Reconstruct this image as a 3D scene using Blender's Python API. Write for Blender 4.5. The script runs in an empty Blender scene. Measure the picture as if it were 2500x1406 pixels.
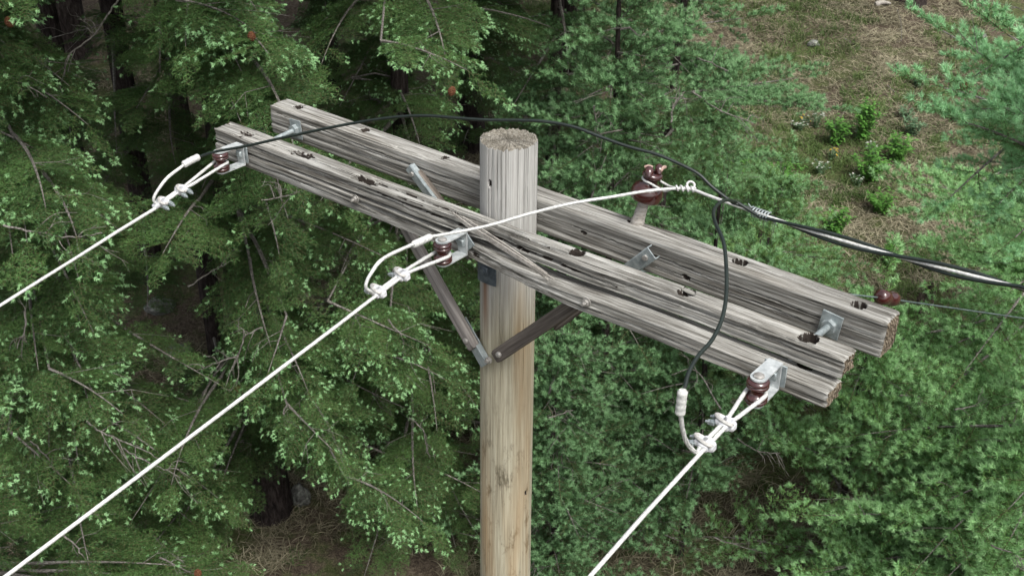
import bpy, math, numpy as np
from mathutils import Vector, Matrix
S = bpy.context.scene
COL = S.collection
# ------------------------------------------------------------------ camera
FPX = 2722.75                       # focal length in pixels of the 2500 px wide photo
TH, ROLL = math.radians(29.7707), math.radians(0.5557)
CAM = np.array([0.0154, -3.1845, 1.2989])
_F = np.array([0, math.cos(TH), -math.sin(TH)])
_U0 = np.array([0, math.sin(TH), math.cos(TH)])
_X0 = np.array([1.0, 0, 0])
_R = math.cos(ROLL) * _X0 + math.sin(ROLL) * _U0
_U = -math.sin(ROLL) * _X0 + math.cos(ROLL) * _U0
cd = bpy.data.cameras.new("camera")
cam = bpy.data.objects.new("camera", cd)
COL.objects.link(cam)
M = Matrix.Identity(4)
for i in range(3):
    M[i][0], M[i][1], M[i][2], M[i][3] = _R[i], _U[i], -_F[i], CAM[i]
cam.matrix_world = M
cd.sensor_width = 36.0
cd.lens = 36.0 * FPX / 2500.0
cd.clip_start, cd.clip_end = 0.05, 500
S.camera = cam
# ------------------------------------------------------------------ light
SUN_EL, SUN_AZ = math.radians(57), math.radians(150)     # azimuth measured clockwise from +Y
W = bpy.data.worlds.new("World")
S.world = W
W.use_nodes = True
nt = W.node_tree
bg = nt.nodes["Background"]
sky = nt.nodes.new("ShaderNodeTexSky")
sky.sky_type = 'NISHITA'
sky.sun_disc = False
sky.sun_elevation = SUN_EL
sky.sun_rotation = SUN_AZ
sky.air_density, sky.dust_density, sky.ozone_density = 1.0, 6.0, 0.6
hs = nt.nodes.new("ShaderNodeHueSaturation")
hs.inputs["Saturation"].default_value = 0.35            # cloudy sky: almost no colour
nt.links.new(sky.outputs[0], hs.inputs["Color"])
nt.links.new(hs.outputs[0], bg.inputs[0])
bg.inputs[1].default_value = 0.135
sl = bpy.data.lights.new("sun", 'SUN')
sl.energy, sl.angle, sl.color = 1.6, math.radians(18), (1.0, 0.97, 0.92)
so = bpy.data.objects.new("sun", sl)
COL.objects.link(so)
sd = Vector((math.sin(SUN_AZ) * math.cos(SUN_EL), math.cos(SUN_AZ) * math.cos(SUN_EL), math.sin(SUN_EL)))
so.rotation_euler = sd.to_track_quat('Z', 'Y').to_euler()
S.view_settings.view_transform = 'Standard'
S.view_settings.look = 'None'
S.view_settings.exposure = 0.68
S.view_settings.gamma = 1.0
S.cycles.max_bounces = 6
S.cycles.diffuse_bounces = 3
S.cycles.transmission_bounces = 3
S.cycles.use_adaptive_sampling = True
S.cycles.use_denoising = True

rng = np.random.default_rng(11)
# ------------------------------------------------------------------ helpers
def arr(*v): return np.array(v, float)
def unit(v):
    v = np.asarray(v, float)
    return v / (np.linalg.norm(v) + 1e-12)
def ray(px, py):
    return _F + (px - 1250) / FPX * _R - (py - 703) / FPX * _U
def at(px, py, depth):
    return CAM + ray(px, py) * depth
def hit(px, py, p0, nrm):
    d = ray(px, py)
    return CAM + d * (np.dot(np.asarray(p0) - CAM, nrm) / np.dot(d, nrm))
def depth_of(p): return float(np.dot(np.asarray(p) - CAM, _F))
def pix(p):
    d = np.asarray(p) - CAM
    z = d @ _F
    return np.stack([1250 + FPX * (d @ _R) / z, 703 - FPX * (d @ _U) / z], -1)

def _h(ix, iy, seed):
    n = (ix.astype(np.int64) * 374761393 + iy.astype(np.int64) * 668265263 + seed * 1442695041) & 0xffffffff
    n = ((n ^ (n >> 13)) * 1274126177) & 0xffffffff
    return ((n ^ (n >> 16)) & 0xffff) / 65535.0
def vn(x, y, seed=0):
    x, y = np.broadcast_arrays(np.asarray(x, float), np.asarray(y, float))
    ix, iy = np.floor(x), np.floor(y)
    fx, fy = x - ix, y - iy
    fx = fx * fx * (3 - 2 * fx); fy = fy * fy * (3 - 2 * fy)
    a, b = _h(ix, iy, seed), _h(ix + 1, iy, seed)
    c, d = _h(ix, iy + 1, seed), _h(ix + 1, iy + 1, seed)
    return (a * (1 - fx) + b * fx) * (1 - fy) + (c * (1 - fx) + d * fx) * fy
def fbm(x, y, seed=0, o=4):
    r, a, t = 0, 1.0, 0
    for i in range(o):
        r = r + a * vn(np.asarray(x) * 2 ** i, np.asarray(y) * 2 ** i, seed + i * 17); t += a; a *= .5
    return r / t
def sstep(a, b, x):
    t = np.clip((x - a) / (b - a), 0, 1)
    return t * t * (3 - 2 * t)

class MB:
    """collects vertices, faces and material indices for ONE mesh object"""
    def __init__(s): s.v, s.f, s.m, s.n = [], [], [], 0
    def add(s, v, f, m=0):
        s.v.append(np.asarray(v, float).reshape(-1, 3))
        for q in f: s.f.append(tuple(int(i) + s.n for i in q)); s.m.append(m)
        s.n += len(s.v[-1])
        return s
    def box(s, c, e, R=None, m=0, bev=0.0):
        c = np.asarray(c, float); e = np.asarray(e, float) / 2
        b = min(bev, *(e * .9)) if bev else 0
        if not b:
            P = np.array([[x, y, z] for x in (-1, 1) for y in (-1, 1) for z in (-1, 1)]) * e
            F = [(0, 1, 3, 2), (4, 6, 7, 5), (0, 4, 5, 1), (2, 3, 7, 6), (0, 2, 6, 4), (1, 5, 7, 3)]
        else:
            P, idx = [], {}
            for x in (-1, 1):
                for y in (-1, 1):
                    for z in (-1, 1):
                        for a in range(3):
                            q = np.array([x, y, z]) * (e - b); q[a] = (x, y, z)[a] * e[a]
                            idx[(x, y, z, a)] = len(P); P.append(q)
            F = []
            for a in range(3):
                o1, o2 = [k for k in range(3) if k != a]
                for sg in (-1, 1):
                    ring = []
                    for u, w in ((-1, -1), (1, -1), (1, 1), (-1, 1)):
                        k = [0, 0, 0]; k[a] = sg; k[o1] = u; k[o2] = w
                        ring.append(idx[(*k, a)])
                    F.append(ring)
            for a in range(3):
                o1, o2 = [k for k in range(3) if k != a]
                for u in (-1, 1):
                    for w in (-1, 1):
                        k = [0, 0, 0]; k[o1] = u; k[o2] = w
                        k[a] = -1; p, q = idx[(*k, o1)], idx[(*k, o2)]
                        k[a] = 1; r, t = idx[(*k, o1)], idx[(*k, o2)]
                        F.append((p, r, t, q))
            for x in (-1, 1):
                for y in (-1, 1):
                    for z in (-1, 1): F.append((idx[(x, y, z, 0)], idx[(x, y, z, 1)], idx[(x, y, z, 2)]))
            P = np.array(P)
        if R is not None: P = P @ np.asarray(R, float).T
        return s.add(P + c, F, m)
    def cyl(s, a, b, r0, r1=None, n=16, m=0, caps=True):
        return s.tube([a, b], [r0, r0 if r1 is None else r1], n, m, caps=caps)
    def tube(s, pts, rad, n=8, m=0, caps=True, lobes=0, twist=0.0, amp=.12, up=None):
        pts = np.asarray(pts, float); k = len(pts)
        rad = np.broadcast_to(np.asarray(rad, float), (k,))
        T = np.gradient(pts, axis=0) if k > 2 else np.repeat((pts[1] - pts[0])[None], 2, 0)
        T /= np.linalg.norm(T, axis=1, keepdims=True) + 1e-12
        u = np.asarray(up, float) if up is not None else (arr(0, 0, 1) if abs(T[0][2]) < .9 else arr(1, 0, 0))
        V = []; L = 0
        for i in range(k):
            u = unit(u - T[i] * np.dot(u, T[i])); w = np.cross(T[i], u)
            if i: L += np.linalg.norm(pts[i] - pts[i - 1])
            th = np.linspace(0, 2 * np.pi, n, endpoint=False)
            r = rad[i] * (1 + (amp * np.cos(lobes * (th + twist * L)) if lobes else 0))
            V.append(pts[i] + (np.cos(th) * r)[:, None] * u + (np.sin(th) * r)[:, None] * w)
        F = []
        for i in range(k - 1):
            for j in range(n):
                F.append((i * n + j, i * n + (j + 1) % n, (i + 1) * n + (j + 1) % n, (i + 1) * n + j))
        if caps: F += [tuple(range(n))[::-1], tuple(range((k - 1) * n, k * n))]
        return s.add(np.concatenate(V), F, m)
    def lathe(s, c, axis, prof, n=24, m=0):
        """prof: (radius, height) pairs along the axis"""
        c = np.asarray(c, float); ax = unit(axis)
        u = unit(np.cross(ax, arr(0.3, 1, .2))); w = np.cross(ax, u)
        th = np.linspace(0, 2 * np.pi, n, endpoint=False); V = []
        for r, h in prof: V.append(c + ax * h + (np.cos(th)[:, None] * u + np.sin(th)[:, None] * w) * max(r, 1e-5))
        F = []
        for i in range(len(prof) - 1):
            for j in range(n): F.append((i * n + j, i * n + (j + 1) % n, (i + 1) * n + (j + 1) % n, (i + 1) * n + j))
        F += [tuple(range(n))[::-1], tuple(range((len(prof) - 1) * n, len(prof) * n))]
        return s.add(np.concatenate(V), F, m)
    def build(s, name, mats, parent=None, smooth=None):
        me = bpy.data.meshes.new(name)
        me.from_pydata(np.concatenate(s.v).tolist(), [], s.f)
        if not isinstance(mats, (list, tuple)): mats = [mats]
        for q in mats: me.materials.append(q)
        me.polygons.foreach_set("material_index", s.m)
        import bmesh
        bm = bmesh.new(); bm.from_mesh(me); bmesh.ops.recalc_face_normals(bm, faces=bm.faces); bm.to_mesh(me); bm.free()
        if smooth is not None:
            me.polygons.foreach_set("use_smooth", [True] * len(me.polygons))
            me.set_sharp_from_angle(angle=math.radians(smooth))
        o = bpy.data.objects.new(name, me); COL.objects.link(o)
        if parent is not None: o.parent = parent
        return o

def big_mesh(name, V, tris, mats, mi=None, tint=None, parent=None):
    """fast path for hundreds of thousands of triangles or quads: V (n,3), tris (k, 3 or 4)"""
    me = bpy.data.meshes.new(name)
    k, c = tris.shape
    me.vertices.add(len(V)); me.vertices.foreach_set("co", np.ascontiguousarray(V, np.float32).ravel())
    me.loops.add(k * c); me.loops.foreach_set("vertex_index", np.ascontiguousarray(tris, np.int32).ravel())
    me.polygons.add(k); me.polygons.foreach_set("loop_start", np.arange(0, k * c, c, dtype=np.int32))
    for q in mats: me.materials.append(q)
    if mi is not None: me.polygons.foreach_set("material_index", np.ascontiguousarray(mi, np.int32))
    if tint is not None:
        at_ = me.attributes.new("tint", 'FLOAT', 'FACE'); at_.data.foreach_set("value", np.ascontiguousarray(tint, np.float32))
    me.update(calc_edges=True)
    o = bpy.data.objects.new(name, me); COL.objects.link(o)
    if parent is not None: o.parent = parent
    return o

def empty(name, loc=(0, 0, 0), rz=0.0):
    o = bpy.data.objects.new(name, None); COL.objects.link(o)
    o.empty_display_size = .2; o.location = loc; o.rotation_euler = (0, 0, rz)
    return o
def tag(o, label=None, cat=None, group=None, kind=None):
    if label: o["label"] = label
    if cat: o["category"] = cat
    if group: o["group"] = group
    if kind: o["kind"] = kind
    return o
def spline(P, n=12):
    """Catmull-Rom through the points"""
    P = [np.asarray(p, float) for p in P]
    P = [2 * P[0] - P[1]] + P + [2 * P[-1] - P[-2]]
    out = []
    for i in range(1, len(P) - 2):
        for t in np.linspace(0, 1, n, endpoint=False):
            a, b, c, d = P[i - 1], P[i], P[i + 1], P[i + 2]
            out.append(.5 * ((2 * b) + (c - a) * t + (2 * a - 5 * b + 4 * c - d) * t * t + (-a + 3 * b - 3 * c + d) * t ** 3))
    out.append(P[-2])
    return np.array(out)

# ------------------------------------------------------------------ materials
class NT:
    def __init__(s, name):
        s.m = bpy.data.materials.new(name); s.m.use_nodes = True
        s.t = s.m.node_tree; s.b = s.t.nodes["Principled BSDF"]; s.out = s.t.nodes["Material Output"]
    def n(s, typ, **kw):
        q = s.t.nodes.new("ShaderNode" + typ)
        for k, v in kw.items():
            if k in q.inputs: q.inputs[k].default_value = v
            else: setattr(q, k, v)
        return q
    def l(s, a, b): s.t.links.new(a, b)
    def obj(s): return s.n("TexCoord").outputs["Object"]
    def mapping(s, scale, src=None, loc=(0, 0, 0)):
        q = s.n("Mapping"); q.inputs["Scale"].default_value = scale; q.inputs["Location"].default_value = loc
        s.l(src or s.obj(), q.inputs[0]); return q.outputs[0]
    def noise(s, vec, scale=5, detail=4, rough=.6, dist=0):
        q = s.n("TexNoise"); q.inputs["Scale"].default_value = scale; q.inputs["Detail"].default_value = detail
        q.inputs["Roughness"].default_value = rough; q.inputs["Distortion"].default_value = dist
        s.l(vec, q.inputs["Vector"]); return q.outputs[0]
    def ramp(s, fac, stops):
        q = s.n("ValToRGB"); cr = q.color_ramp
        while len(cr.elements) < len(stops): cr.elements.new(.5)
        for e, (p, c) in zip(cr.elements, stops):
            e.position = p; e.color = (*c, 1) if len(c) == 3 else c
        s.l(fac, q.inputs[0]); return q.outputs[0]
    def mix(s, fac, a, b, mode='MIX'):
        q = s.n("Mix", data_type='RGBA', blend_type=mode)
        if isinstance(fac, (int, float)): q.inputs[0].default_value = fac
        else: s.l(fac, q.inputs[0])
        for v, i in ((a, 6), (b, 7)):
            if isinstance(v, tuple): q.inputs[i].default_value = (*v, 1)
            else: s.l(v, q.inputs[i])
        return q.outputs[2]
    def math(s, op, a, b=0.0, c=None):
        q = s.n("Math", operation=op)
        for i, v in enumerate((a, b) if c is None else (a, b, c)):
            if isinstance(v, (int, float)): q.inputs[i].default_value = v
            else: s.l(v, q.inputs[i])
        return q.outputs[0]
    def bump(s, h, dist=.002, strength=1.0):
        q = s.n("Bump"); q.inputs["Strength"].default_value = strength; q.inputs["Distance"].default_value = dist
        s.l(h, q.inputs["Height"]); s.l(q.outputs[0], s.b.inputs["Normal"])
    def set(s, col=None, rough=.8, metal=0.0, spec=None):
        if isinstance(col, tuple): s.b.inputs["Base Color"].default_value = (*col, 1)
        elif col is not None: s.l(col, s.b.inputs["Base Color"])
        if isinstance(rough, (int, float)): s.b.inputs["Roughness"].default_value = rough
        else: s.l(rough, s.b.inputs["Roughness"])
        s.b.inputs["Metallic"].default_value = metal
        if spec is not None: s.b.inputs["Specular IOR Level"].default_value = spec
        return s.m

def wood_mat(name, stops, warm=(.30, .22, .13), warm_amt=.10, scale=(3.2, 95, 95), fine=(9, 300, 300), bumpd=.0025):
    k = NT(name); o = k.obj()
    a = k.noise(k.mapping(scale, o), 1.0, 6, .65, .15)
    b = k.noise(k.mapping(fine, o), 1.0, 3, .6)
    big = k.noise(k.mapping((1.3, 9, 9), o), 1.0, 3, .5)
    f = k.math('MULTIPLY_ADD', a, .62, k.math('MULTIPLY', b, .38))
    c = k.ramp(f, stops)
    c = k.mix(k.ramp(big, [(.48, (0, 0, 0)), (.75, (warm_amt,) * 3)]), c, warm)
    k.bump(f, bumpd, .9)
    return k.set(c, .9, spec=.15)
M_arm = wood_mat("weathered_arm_wood", [(.33, (.034, .030, .026)), (.43, (.120, .115, .102)), (.53, (.260, .256, .236)), (.65, (.46, .46, .435))])
M_brace = wood_mat("brace_wood", [(.3, (.07, .063, .058)), (.48, (.20, .185, .172)), (.7, (.36, .34, .32))], scale=(2, 70, 70))
M_brace_dark = wood_mat("dark_brace_wood", [(.3, (.03, .026, .023)), (.5, (.115, .10, .088)), (.72, (.24, .215, .19))], scale=(2, 70, 70))
M_splint = wood_mat("splinter_wood", [(.3, (.14, .13, .115)), (.5, (.34, .32, .29)), (.7, (.52, .50, .46))], warm_amt=.05)

def endgrain():
    k = NT("end_grain"); o = k.obj()
    a = k.noise(k.mapping((60, 90, 90), o), 1, 5, .7)
    w = k.n("TexWave", wave_type='RINGS', rings_direction='X'); w.inputs["Scale"].default_value = 28
    w.inputs["Distortion"].default_value = 5; w.inputs["Detail"].default_value = 3
    k.l(k.mapping((1, 1, 1), o, (0, .02, .1)), w.inputs[0])
    f = k.math('MULTIPLY_ADD', a, .65, k.math('MULTIPLY', w.outputs[1], .25))
    k.bump(f, .005, 1.0)
    return k.set(k.ramp(f, [(.25, (.03, .023, .017)), (.45, (.13, .105, .075)), (.7, (.30, .26, .20))]), .95, spec=.1)
M_end = endgrain()
M_rot_shade = wood_mat("rot_and_hole_shade_wood", [(.3, (.012, .010, .008)), (.5, (.032, .026, .022)), (.7, (.065, .054, .046))], warm_amt=0, scale=(8, 60, 60))  # rot in the pits; also shade painted inside bolt holes and deep cracks

def pole_mat():
    k = NT("pole_wood"); o = k.obj()
    sep = k.n("SeparateXYZ"); k.l(o, sep.inputs[0]); Z = sep.outputs[2]
    a = k.noise(k.mapping((115, 115, 3.4), o), 1, 6, .66, .25)
    b = k.noise(k.mapping((260, 260, 5), o), 1, 3, .6)
    f = k.math('MULTIPLY_ADD', a, .62, k.math('MULTIPLY', b, .38))
    grey = k.ramp(f, [(.28, (.24, .235, .225)), (.43, (.345, .342, .325)), (.62, (.465, .465, .445))])
    tan = k.ramp(f, [(.30, (.14, .118, .085)), (.44, (.325, .297, .215)), (.62, (.485, .455, .345))])
    big = k.noise(k.mapping((7, 7, 1.2), o), 1, 3, .5)
    zz = k.math('MULTIPLY_ADD', big, .5, k.math('MULTIPLY', Z, 1.0))
    t = k.ramp(k.math('MULTIPLY_ADD', zz, -1.25, .05), [(.25, (0, 0, 0)), (.62, (1, 1, 1))])
    c = k.mix(t, grey, tan)
    # olive / brown mottling low on the shaft
    mo = k.noise(k.mapping((26, 26, 9), o), 1, 5, .7)
    mot = k.math('MULTIPLY', k.ramp(mo, [(.54, (0, 0, 0)), (.66, (.85,) * 3)]), k.ramp(k.math('MULTIPLY', Z, -.5), [(.42, (0, 0, 0)), (.62, (1, 1, 1))]))
    c = k.mix(mot, c, (.10, .085, .055))
    wk = k.noise(k.mapping((9, 9, .8), o, (3, 1, 2)), 1, 3, .5)
    c = k.mix(k.math('MULTIPLY', k.ramp(wk, [(.52, (0, 0, 0)), (.72, (.55,) * 3)]), t), c, (.42, .27, .13))
    # rust run below the steel plate, on the side that faces the arm
    sx = k.math('MULTIPLY_ADD', sep.outputs[0], 1.0, .0715)
    m1 = k.math('SUBTRACT', 1.0, k.math('MULTIPLY', k.math('ABSOLUTE', sx), 62.0))
    m1.node.use_clamp = True
    m2 = k.ramp(k.math('MULTIPLY', Z, -1.0), [(.44, (0, 0, 0)), (.47, (1, 1, 1)), (.57, (.8,) * 3), (.70, (0, 0, 0))])
    fr = k.ramp(k.math('MULTIPLY', sep.outputs[1], -1.0), [(.03, (0, 0, 0)), (.05, (1, 1, 1))])
    m = k.math('MULTIPLY', k.math('MULTIPLY', m1, m2), k.math('MULTIPLY', fr, .85))
    c = k.mix(m, c, (.20, .085, .03))
    k.bump(f, .0016, .8)
    return k.set(c, .88, spec=.15)
M_pole = pole_mat()
def poletop_mat():
    k = NT("pole_top_grain"); o = k.obj()
    sep = k.n("SeparateXYZ"); k.l(o, sep.inputs[0])
    a = k.noise(k.mapping((140, 140, 140), o), 1, 5, .7)
    b = k.noise(k.mapping((16, 16, 16), o), 1, 3, .6)
    f = k.math('MULTIPLY_ADD', a, .6, k.math('MULTIPLY', b, .4))
    k.bump(f, .006, 1.0)
    return k.set(k.ramp(f, [(.32, (.06, .055, .045)), (.47, (.165, .152, .125)), (.66, (.35, .335, .295))]), .95, spec=.1)
M_ptop = poletop_mat()

def metal_mat(name, c1, c2, rough=.55, metal=.55, sc=45):
    k = NT(name); o = k.obj()
    a = k.noise(k.mapping((1, 1, 1), o), sc, 5, .65)
    k.bump(a, .0006, .5)
    return k.set(k.ramp(a, [(.35, c1), (.65, c2)]), rough, metal)
M_galv = metal_mat("galvanised_steel", (.20, .235, .245), (.36, .405, .41), .5, .35)
M_galv_l = metal_mat("pale_galvanised_strap", (.34, .37, .375), (.56, .59, .59), .45, .25)
M_dull = metal_mat("dull_blue_steel", (.07, .09, .11), (.15, .18, .205), .6, .4)
M_bolt = metal_mat("bolt_metal", (.22, .21, .195), (.42, .41, .385), .5, .4, 90)
M_alu = metal_mat("bare_aluminium_wire", (.40, .41, .40), (.68, .69, .66), .5, .1, 120)
M_clamp = metal_mat("cast_aluminium_clamp", (.42, .43, .45), (.72, .73, .75), .45, .1, 80)
M_ring = metal_mat("clamp_ring_grey", (.38, .37, .35), (.56, .55, .52), .5, .2, 80)
M_guy = metal_mat("old_guy_strand", (.05, .075, .07), (.12, .16, .15), .6, .3)
k = NT("black_cable_jacket")
M_black = k.set(k.ramp(k.noise(k.mapping((1, 1, 1)), 30, 3), [(.3, (.005, .010, .008)), (.7, (.014, .022, .018))]), .42, spec=.5)
k = NT("brown_glazed_porcelain")
M_porc = k.set(k.ramp(k.noise(k.mapping((1, 1, 1)), 22, 3), [(.3, (.028, .008, .008)), (.7, (.065, .018, .015))]), .12, spec=.7)
k.b.inputs["Coat Weight"].default_value = .6
k.b.inputs["Coat Roughness"].default_value = .06
M_chip = NT("broken_porcelain").set((.36, .25, .21), .5)

# ------------------------------------------------------------------ the two cross-arms
def rr_section(r, nw, nh, nc=3):
    """perimeter samples of a rounded rectangle: anchor (ay, az) in -1..1 and unit normal"""
    A, Nn = [], []
    def seg(a0, a1, nrm, n):
        for t in np.linspace(0, 1, n): A.append(np.array(a0) * (1 - t) + np.array(a1) * t); Nn.append(nrm)
    def corner(a, g0):
        for j in range(1, nc):
            g = g0 + (math.pi / 2) * j / nc; A.append(np.array(a, float)); Nn.append((math.cos(g), math.sin(g)))
    seg((-1, 1), (1, 1), (0, 1), nw)[0] if False else seg((1, 1), (-1, 1), (0, 1), nw)
    corner((-1, 1), math.pi / 2)
    seg((-1, 1), (-1, -1), (-1, 0), nh)
    corner((-1, -1), math.pi)
    seg((-1, -1), (1, -1), (0, -1), nw)
    corner((1, -1), 1.5 * math.pi)
    seg((1, -1), (1, 1), (1, 0), nh)
    corner((1, 1), 0)
    return np.array(A), np.array(Nn)

def timber(s0, s1, yc, hw, zc, hh, seed, holes=(), cracks=(), pits=(), r=.009, ds=.004, dt=.003, rough=1.0, ragged=.004):
    """weathered beam along local x; yc, hw, zc, hh are functions of s"""
    s = np.linspace(s0, s1, int((s1 - s0) / ds))
    sm = .5 * (s0 + s1)
    W0, H0 = 2 * float(np.max(hw(s))), 2 * float(np.max(hh(s)))
    A, Nn = rr_section(r, max(6, int(W0 / dt)), max(6, int(H0 / dt)))
    K = len(A)
    y = yc(s)[:, None] + A[None, :, 0] * (hw(s)[:, None] - r) + r * Nn[None, :, 0]
    z = zc(s)[:, None] + A[None, :, 1] * (hh(s)[:, None] - r) + r * Nn[None, :, 1]
    i0 = len(s) // 2
    t = np.concatenate([[0], np.cumsum(np.hypot(np.diff(y[i0]), np.diff(z[i0])))])
    per = t[-1] + .003
    SS, TT = np.meshgrid(s, t, indexing='ij')
    wob = .006 * (vn(SS * 2.3, TT * 9, seed + 5) - .5) + .003 * (vn(SS * 9, TT * 20, seed + 6) - .5)
    T2 = TT + wob
    g1 = vn(SS * 1.6, T2 * 190, seed)                 # fine raised grain
    g2 = vn(SS * 1.1, T2 * 75, seed + 1)
    g3 = vn(SS * 14, T2 * 330, seed + 2)
    lo = vn(SS * 2.5, TT * 14, seed + 3)
    d = -rough * (.0022 * (1 - g1) + .0032 * np.clip(.55 - g2, 0, 1) * 2 + .0006 * g3 + .0035 * (1 - lo))
    ck = np.abs(vn(SS * .9, T2 * 26, seed + 9) - .5)   # long drying checks
    ckm = sstep(.50, .62, vn(SS * 1.7, TT * 18, seed + 10))
    d -= rough * .007 * (1 - sstep(.0, .045, ck)) * ckm
    seam = np.minimum(TT, per - TT)
    d *= 1 - .0 * seam
    X = SS.copy(); dark = np.zeros(SS.shape)
    face = np.zeros(K, int)                            # 0 top, 1 front, 2 bottom, 3 back
    face[(Nn[:, 0] < -.8)] = 1; face[Nn[:, 1] < -.8] = 2; face[Nn[:, 0] > .8] = 3
    # explicit cracks: (face, s0, s1, v0, v1, half width, depth) with v = distance below / behind the first edge
    y_e, z_e = y, z
    for (fc, a, b, v0, v1, wd, dp, sd_) in cracks:
        m = (SS > a) & (SS < b) & (face[None, :] == fc)
        v = (yc(s)[:, None] + hw(s)[:, None] - y) if fc in (0, 2) else (zc(s)[:, None] + hh(s)[:, None] - z)
        u = np.clip((SS - a) / (b - a), 0, 1)
        line = v0 + (v1 - v0) * u + .004 * (vn(SS * 9, SS * 0, sd_) - .5) + .0015 * (vn(SS * 50, SS * 0, sd_ + 1) - .5)
        wloc = wd * np.clip(4 * u * (1 - u), 0, 1) ** .5 * (.7 + .6 * vn(SS * 15, SS * 0, sd_ + 2))
        q = 1 - sstep(.35, 1.0, np.abs(v - line) / np.maximum(wloc, 1e-4))
        d = np.where(m, d - dp * q, d)
        if dp > .015: dark = np.maximum(dark, np.where(m, q * (.62 if dp > .03 else 1.1 * vn(SS * 30, TT * 200, sd_ + 3)), 0))  # deep cracks get shade painted in
    endd = np.minimum(SS - s0, s1 - SS)
    d -= .004 * np.exp(-endd / .006)
    Y = y + Nn[None, :, 0] * d
    Z = z + Nn[None, :, 1] * d
    top = (Nn[:, 1] > .6)[None, :]
    for (hs_, hy, R, dep, jag, sd_) in holes:
        ang = np.arctan2(y - hy, SS - hs_)
        rr = np.hypot(SS - hs_, y - hy) / (R * (1 + jag * (vn(ang * 2.2 + 9, ang * 0, sd_) - .5) + jag * .5 * (vn(ang * 6 + 9, ang * 0, sd_ + 1) - .5)))
        q = 1 - sstep(.90, 1.03, rr)
        dark = np.maximum(dark, np.where(top, q, 0))  # shade painted inside the bolt hole
        Z = np.where(top, Z - dep * q - .004 * jag * (1 - sstep(1.0, 1.6, rr)), Z)
    for (fc, ps, pv, rs, rv, dep, sd_) in pits:        # rotted hollows
        v = (yc(s)[:, None] + hw(s)[:, None] - y) if fc in (0, 2) else (zc(s)[:, None] + hh(s)[:, None] - z)
        rr = np.hypot((SS - ps) / rs, (v - pv) / rv) * (1 + .9 * (vn(SS * 60, TT * 160, sd_) - .5))
        q = (1 - sstep(.5, 1.15, rr)) * (face[None, :] == fc)
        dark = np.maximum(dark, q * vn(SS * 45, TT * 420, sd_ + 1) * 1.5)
        dd = dep * q * (.35 + 1.1 * vn(SS * 45, TT * 420, sd_ + 1))
        Y = Y - Nn[None, :, 0] * dd; Z = Z - Nn[None, :, 1] * dd
    # ragged ends
    rag = ragged * (vn(TT * 180, TT * 0, seed + 20) - .5) * .8 + ragged * 1.0 * (vn(TT * 45, TT * 0, seed + 21) - .5)
    X = X + rag * np.exp(-endd / .015)
    V = np.stack([X, Y, Z], -1).reshape(-1, 3)
    n = len(s)
    I, J = np.meshgrid(np.arange(n - 1), np.arange(K), indexing='ij')
    J2 = (J + 1) % K
    Q = np.stack([I * K + J, I * K + J2, (I + 1) * K + J2, (I + 1) * K + J], -1).reshape(-1, 4)
    dk = dark.reshape(-1)
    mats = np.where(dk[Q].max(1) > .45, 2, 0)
    VV, QQ, MM = [V], [Q], [mats]; base = len(V)
    for end in (0, n - 1):                             # end grain, rings shrinking to the middle
        ring0 = np.arange(K) + end * K
        cy, cz = float(yc(s[end:end + 1])[0]), float(zc(s[end:end + 1])[0])
        prev = ring0; R_ = 14
        for j in range(1, R_ + 1):
            fct = 1 - j / R_
            P = V[ring0].copy()
            P[:, 1] = cy + (P[:, 1] - cy) * fct; P[:, 2] = cz + (P[:, 2] - cz) * fct
            P[:, 0] = s[end] + rag[end] * fct ** 3 + .005 * (vn(P[:, 1] * 160, P[:, 2] * 160, seed + 30 + end) - .5) + .006 * (vn(P[:, 1] * 45, P[:, 2] * 45, seed + 31) - .5)
            idx = np.arange(K) + base; base += K
            a, b = prev, idx
            q = np.stack([a, b, np.roll(b, -1), np.roll(a, -1)], -1)
            VV.append(P); QQ.append(q if end else q[:, ::-1]); MM.append(np.ones(K, int)); prev = idx
    return np.concatenate(VV), np.concatenate(QQ), np.concatenate(MM)

def smooth_obj(o, ang=50):
    me = o.data
    me.polygons.foreach_set("use_smooth", np.ones(len(me.polygons), bool))
    me.set_sharp_from_angle(angle=math.radians(ang))
    return o

pole = tag(empty("utility_pole", (0, 0, -9.0)),
           "weathered wooden utility pole with two grey parallel cross-arms, V braces and brown insulators", "utility pole")
PZ = 9.0
PSI_R, PSI_F = math.radians(39.095), math.radians(39.6585)
W_R, W_F, H_A = .095, .0914, .12
ON, OF = .0621, .1093
SC_R, SC_F = -.005, -.017
L_R, L_F = 2.4497, 2.4645
TR, TF = -.0015, .0113
ZR, ZF = -.2022, -.208
def frame(psi): return arr(math.cos(psi), -math.sin(psi), 0), arr(-math.sin(psi), -math.cos(psi), 0)
AR, NR_ = frame(PSI_R)
AF, NF_ = frame(PSI_F)
ZUP0 = arr(0, 0, 1)
def rear(s, n, z): return AR * s + NR_ * n + arr(0, 0, ZR + TR * s + z)       # n towards the camera side
def front(s, n, z): return AF * s + NF_ * n + arr(0, 0, ZF + TF * s + z)
c_ = lambda v: (lambda s: np.full(np.shape(s), float(v)))

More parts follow.
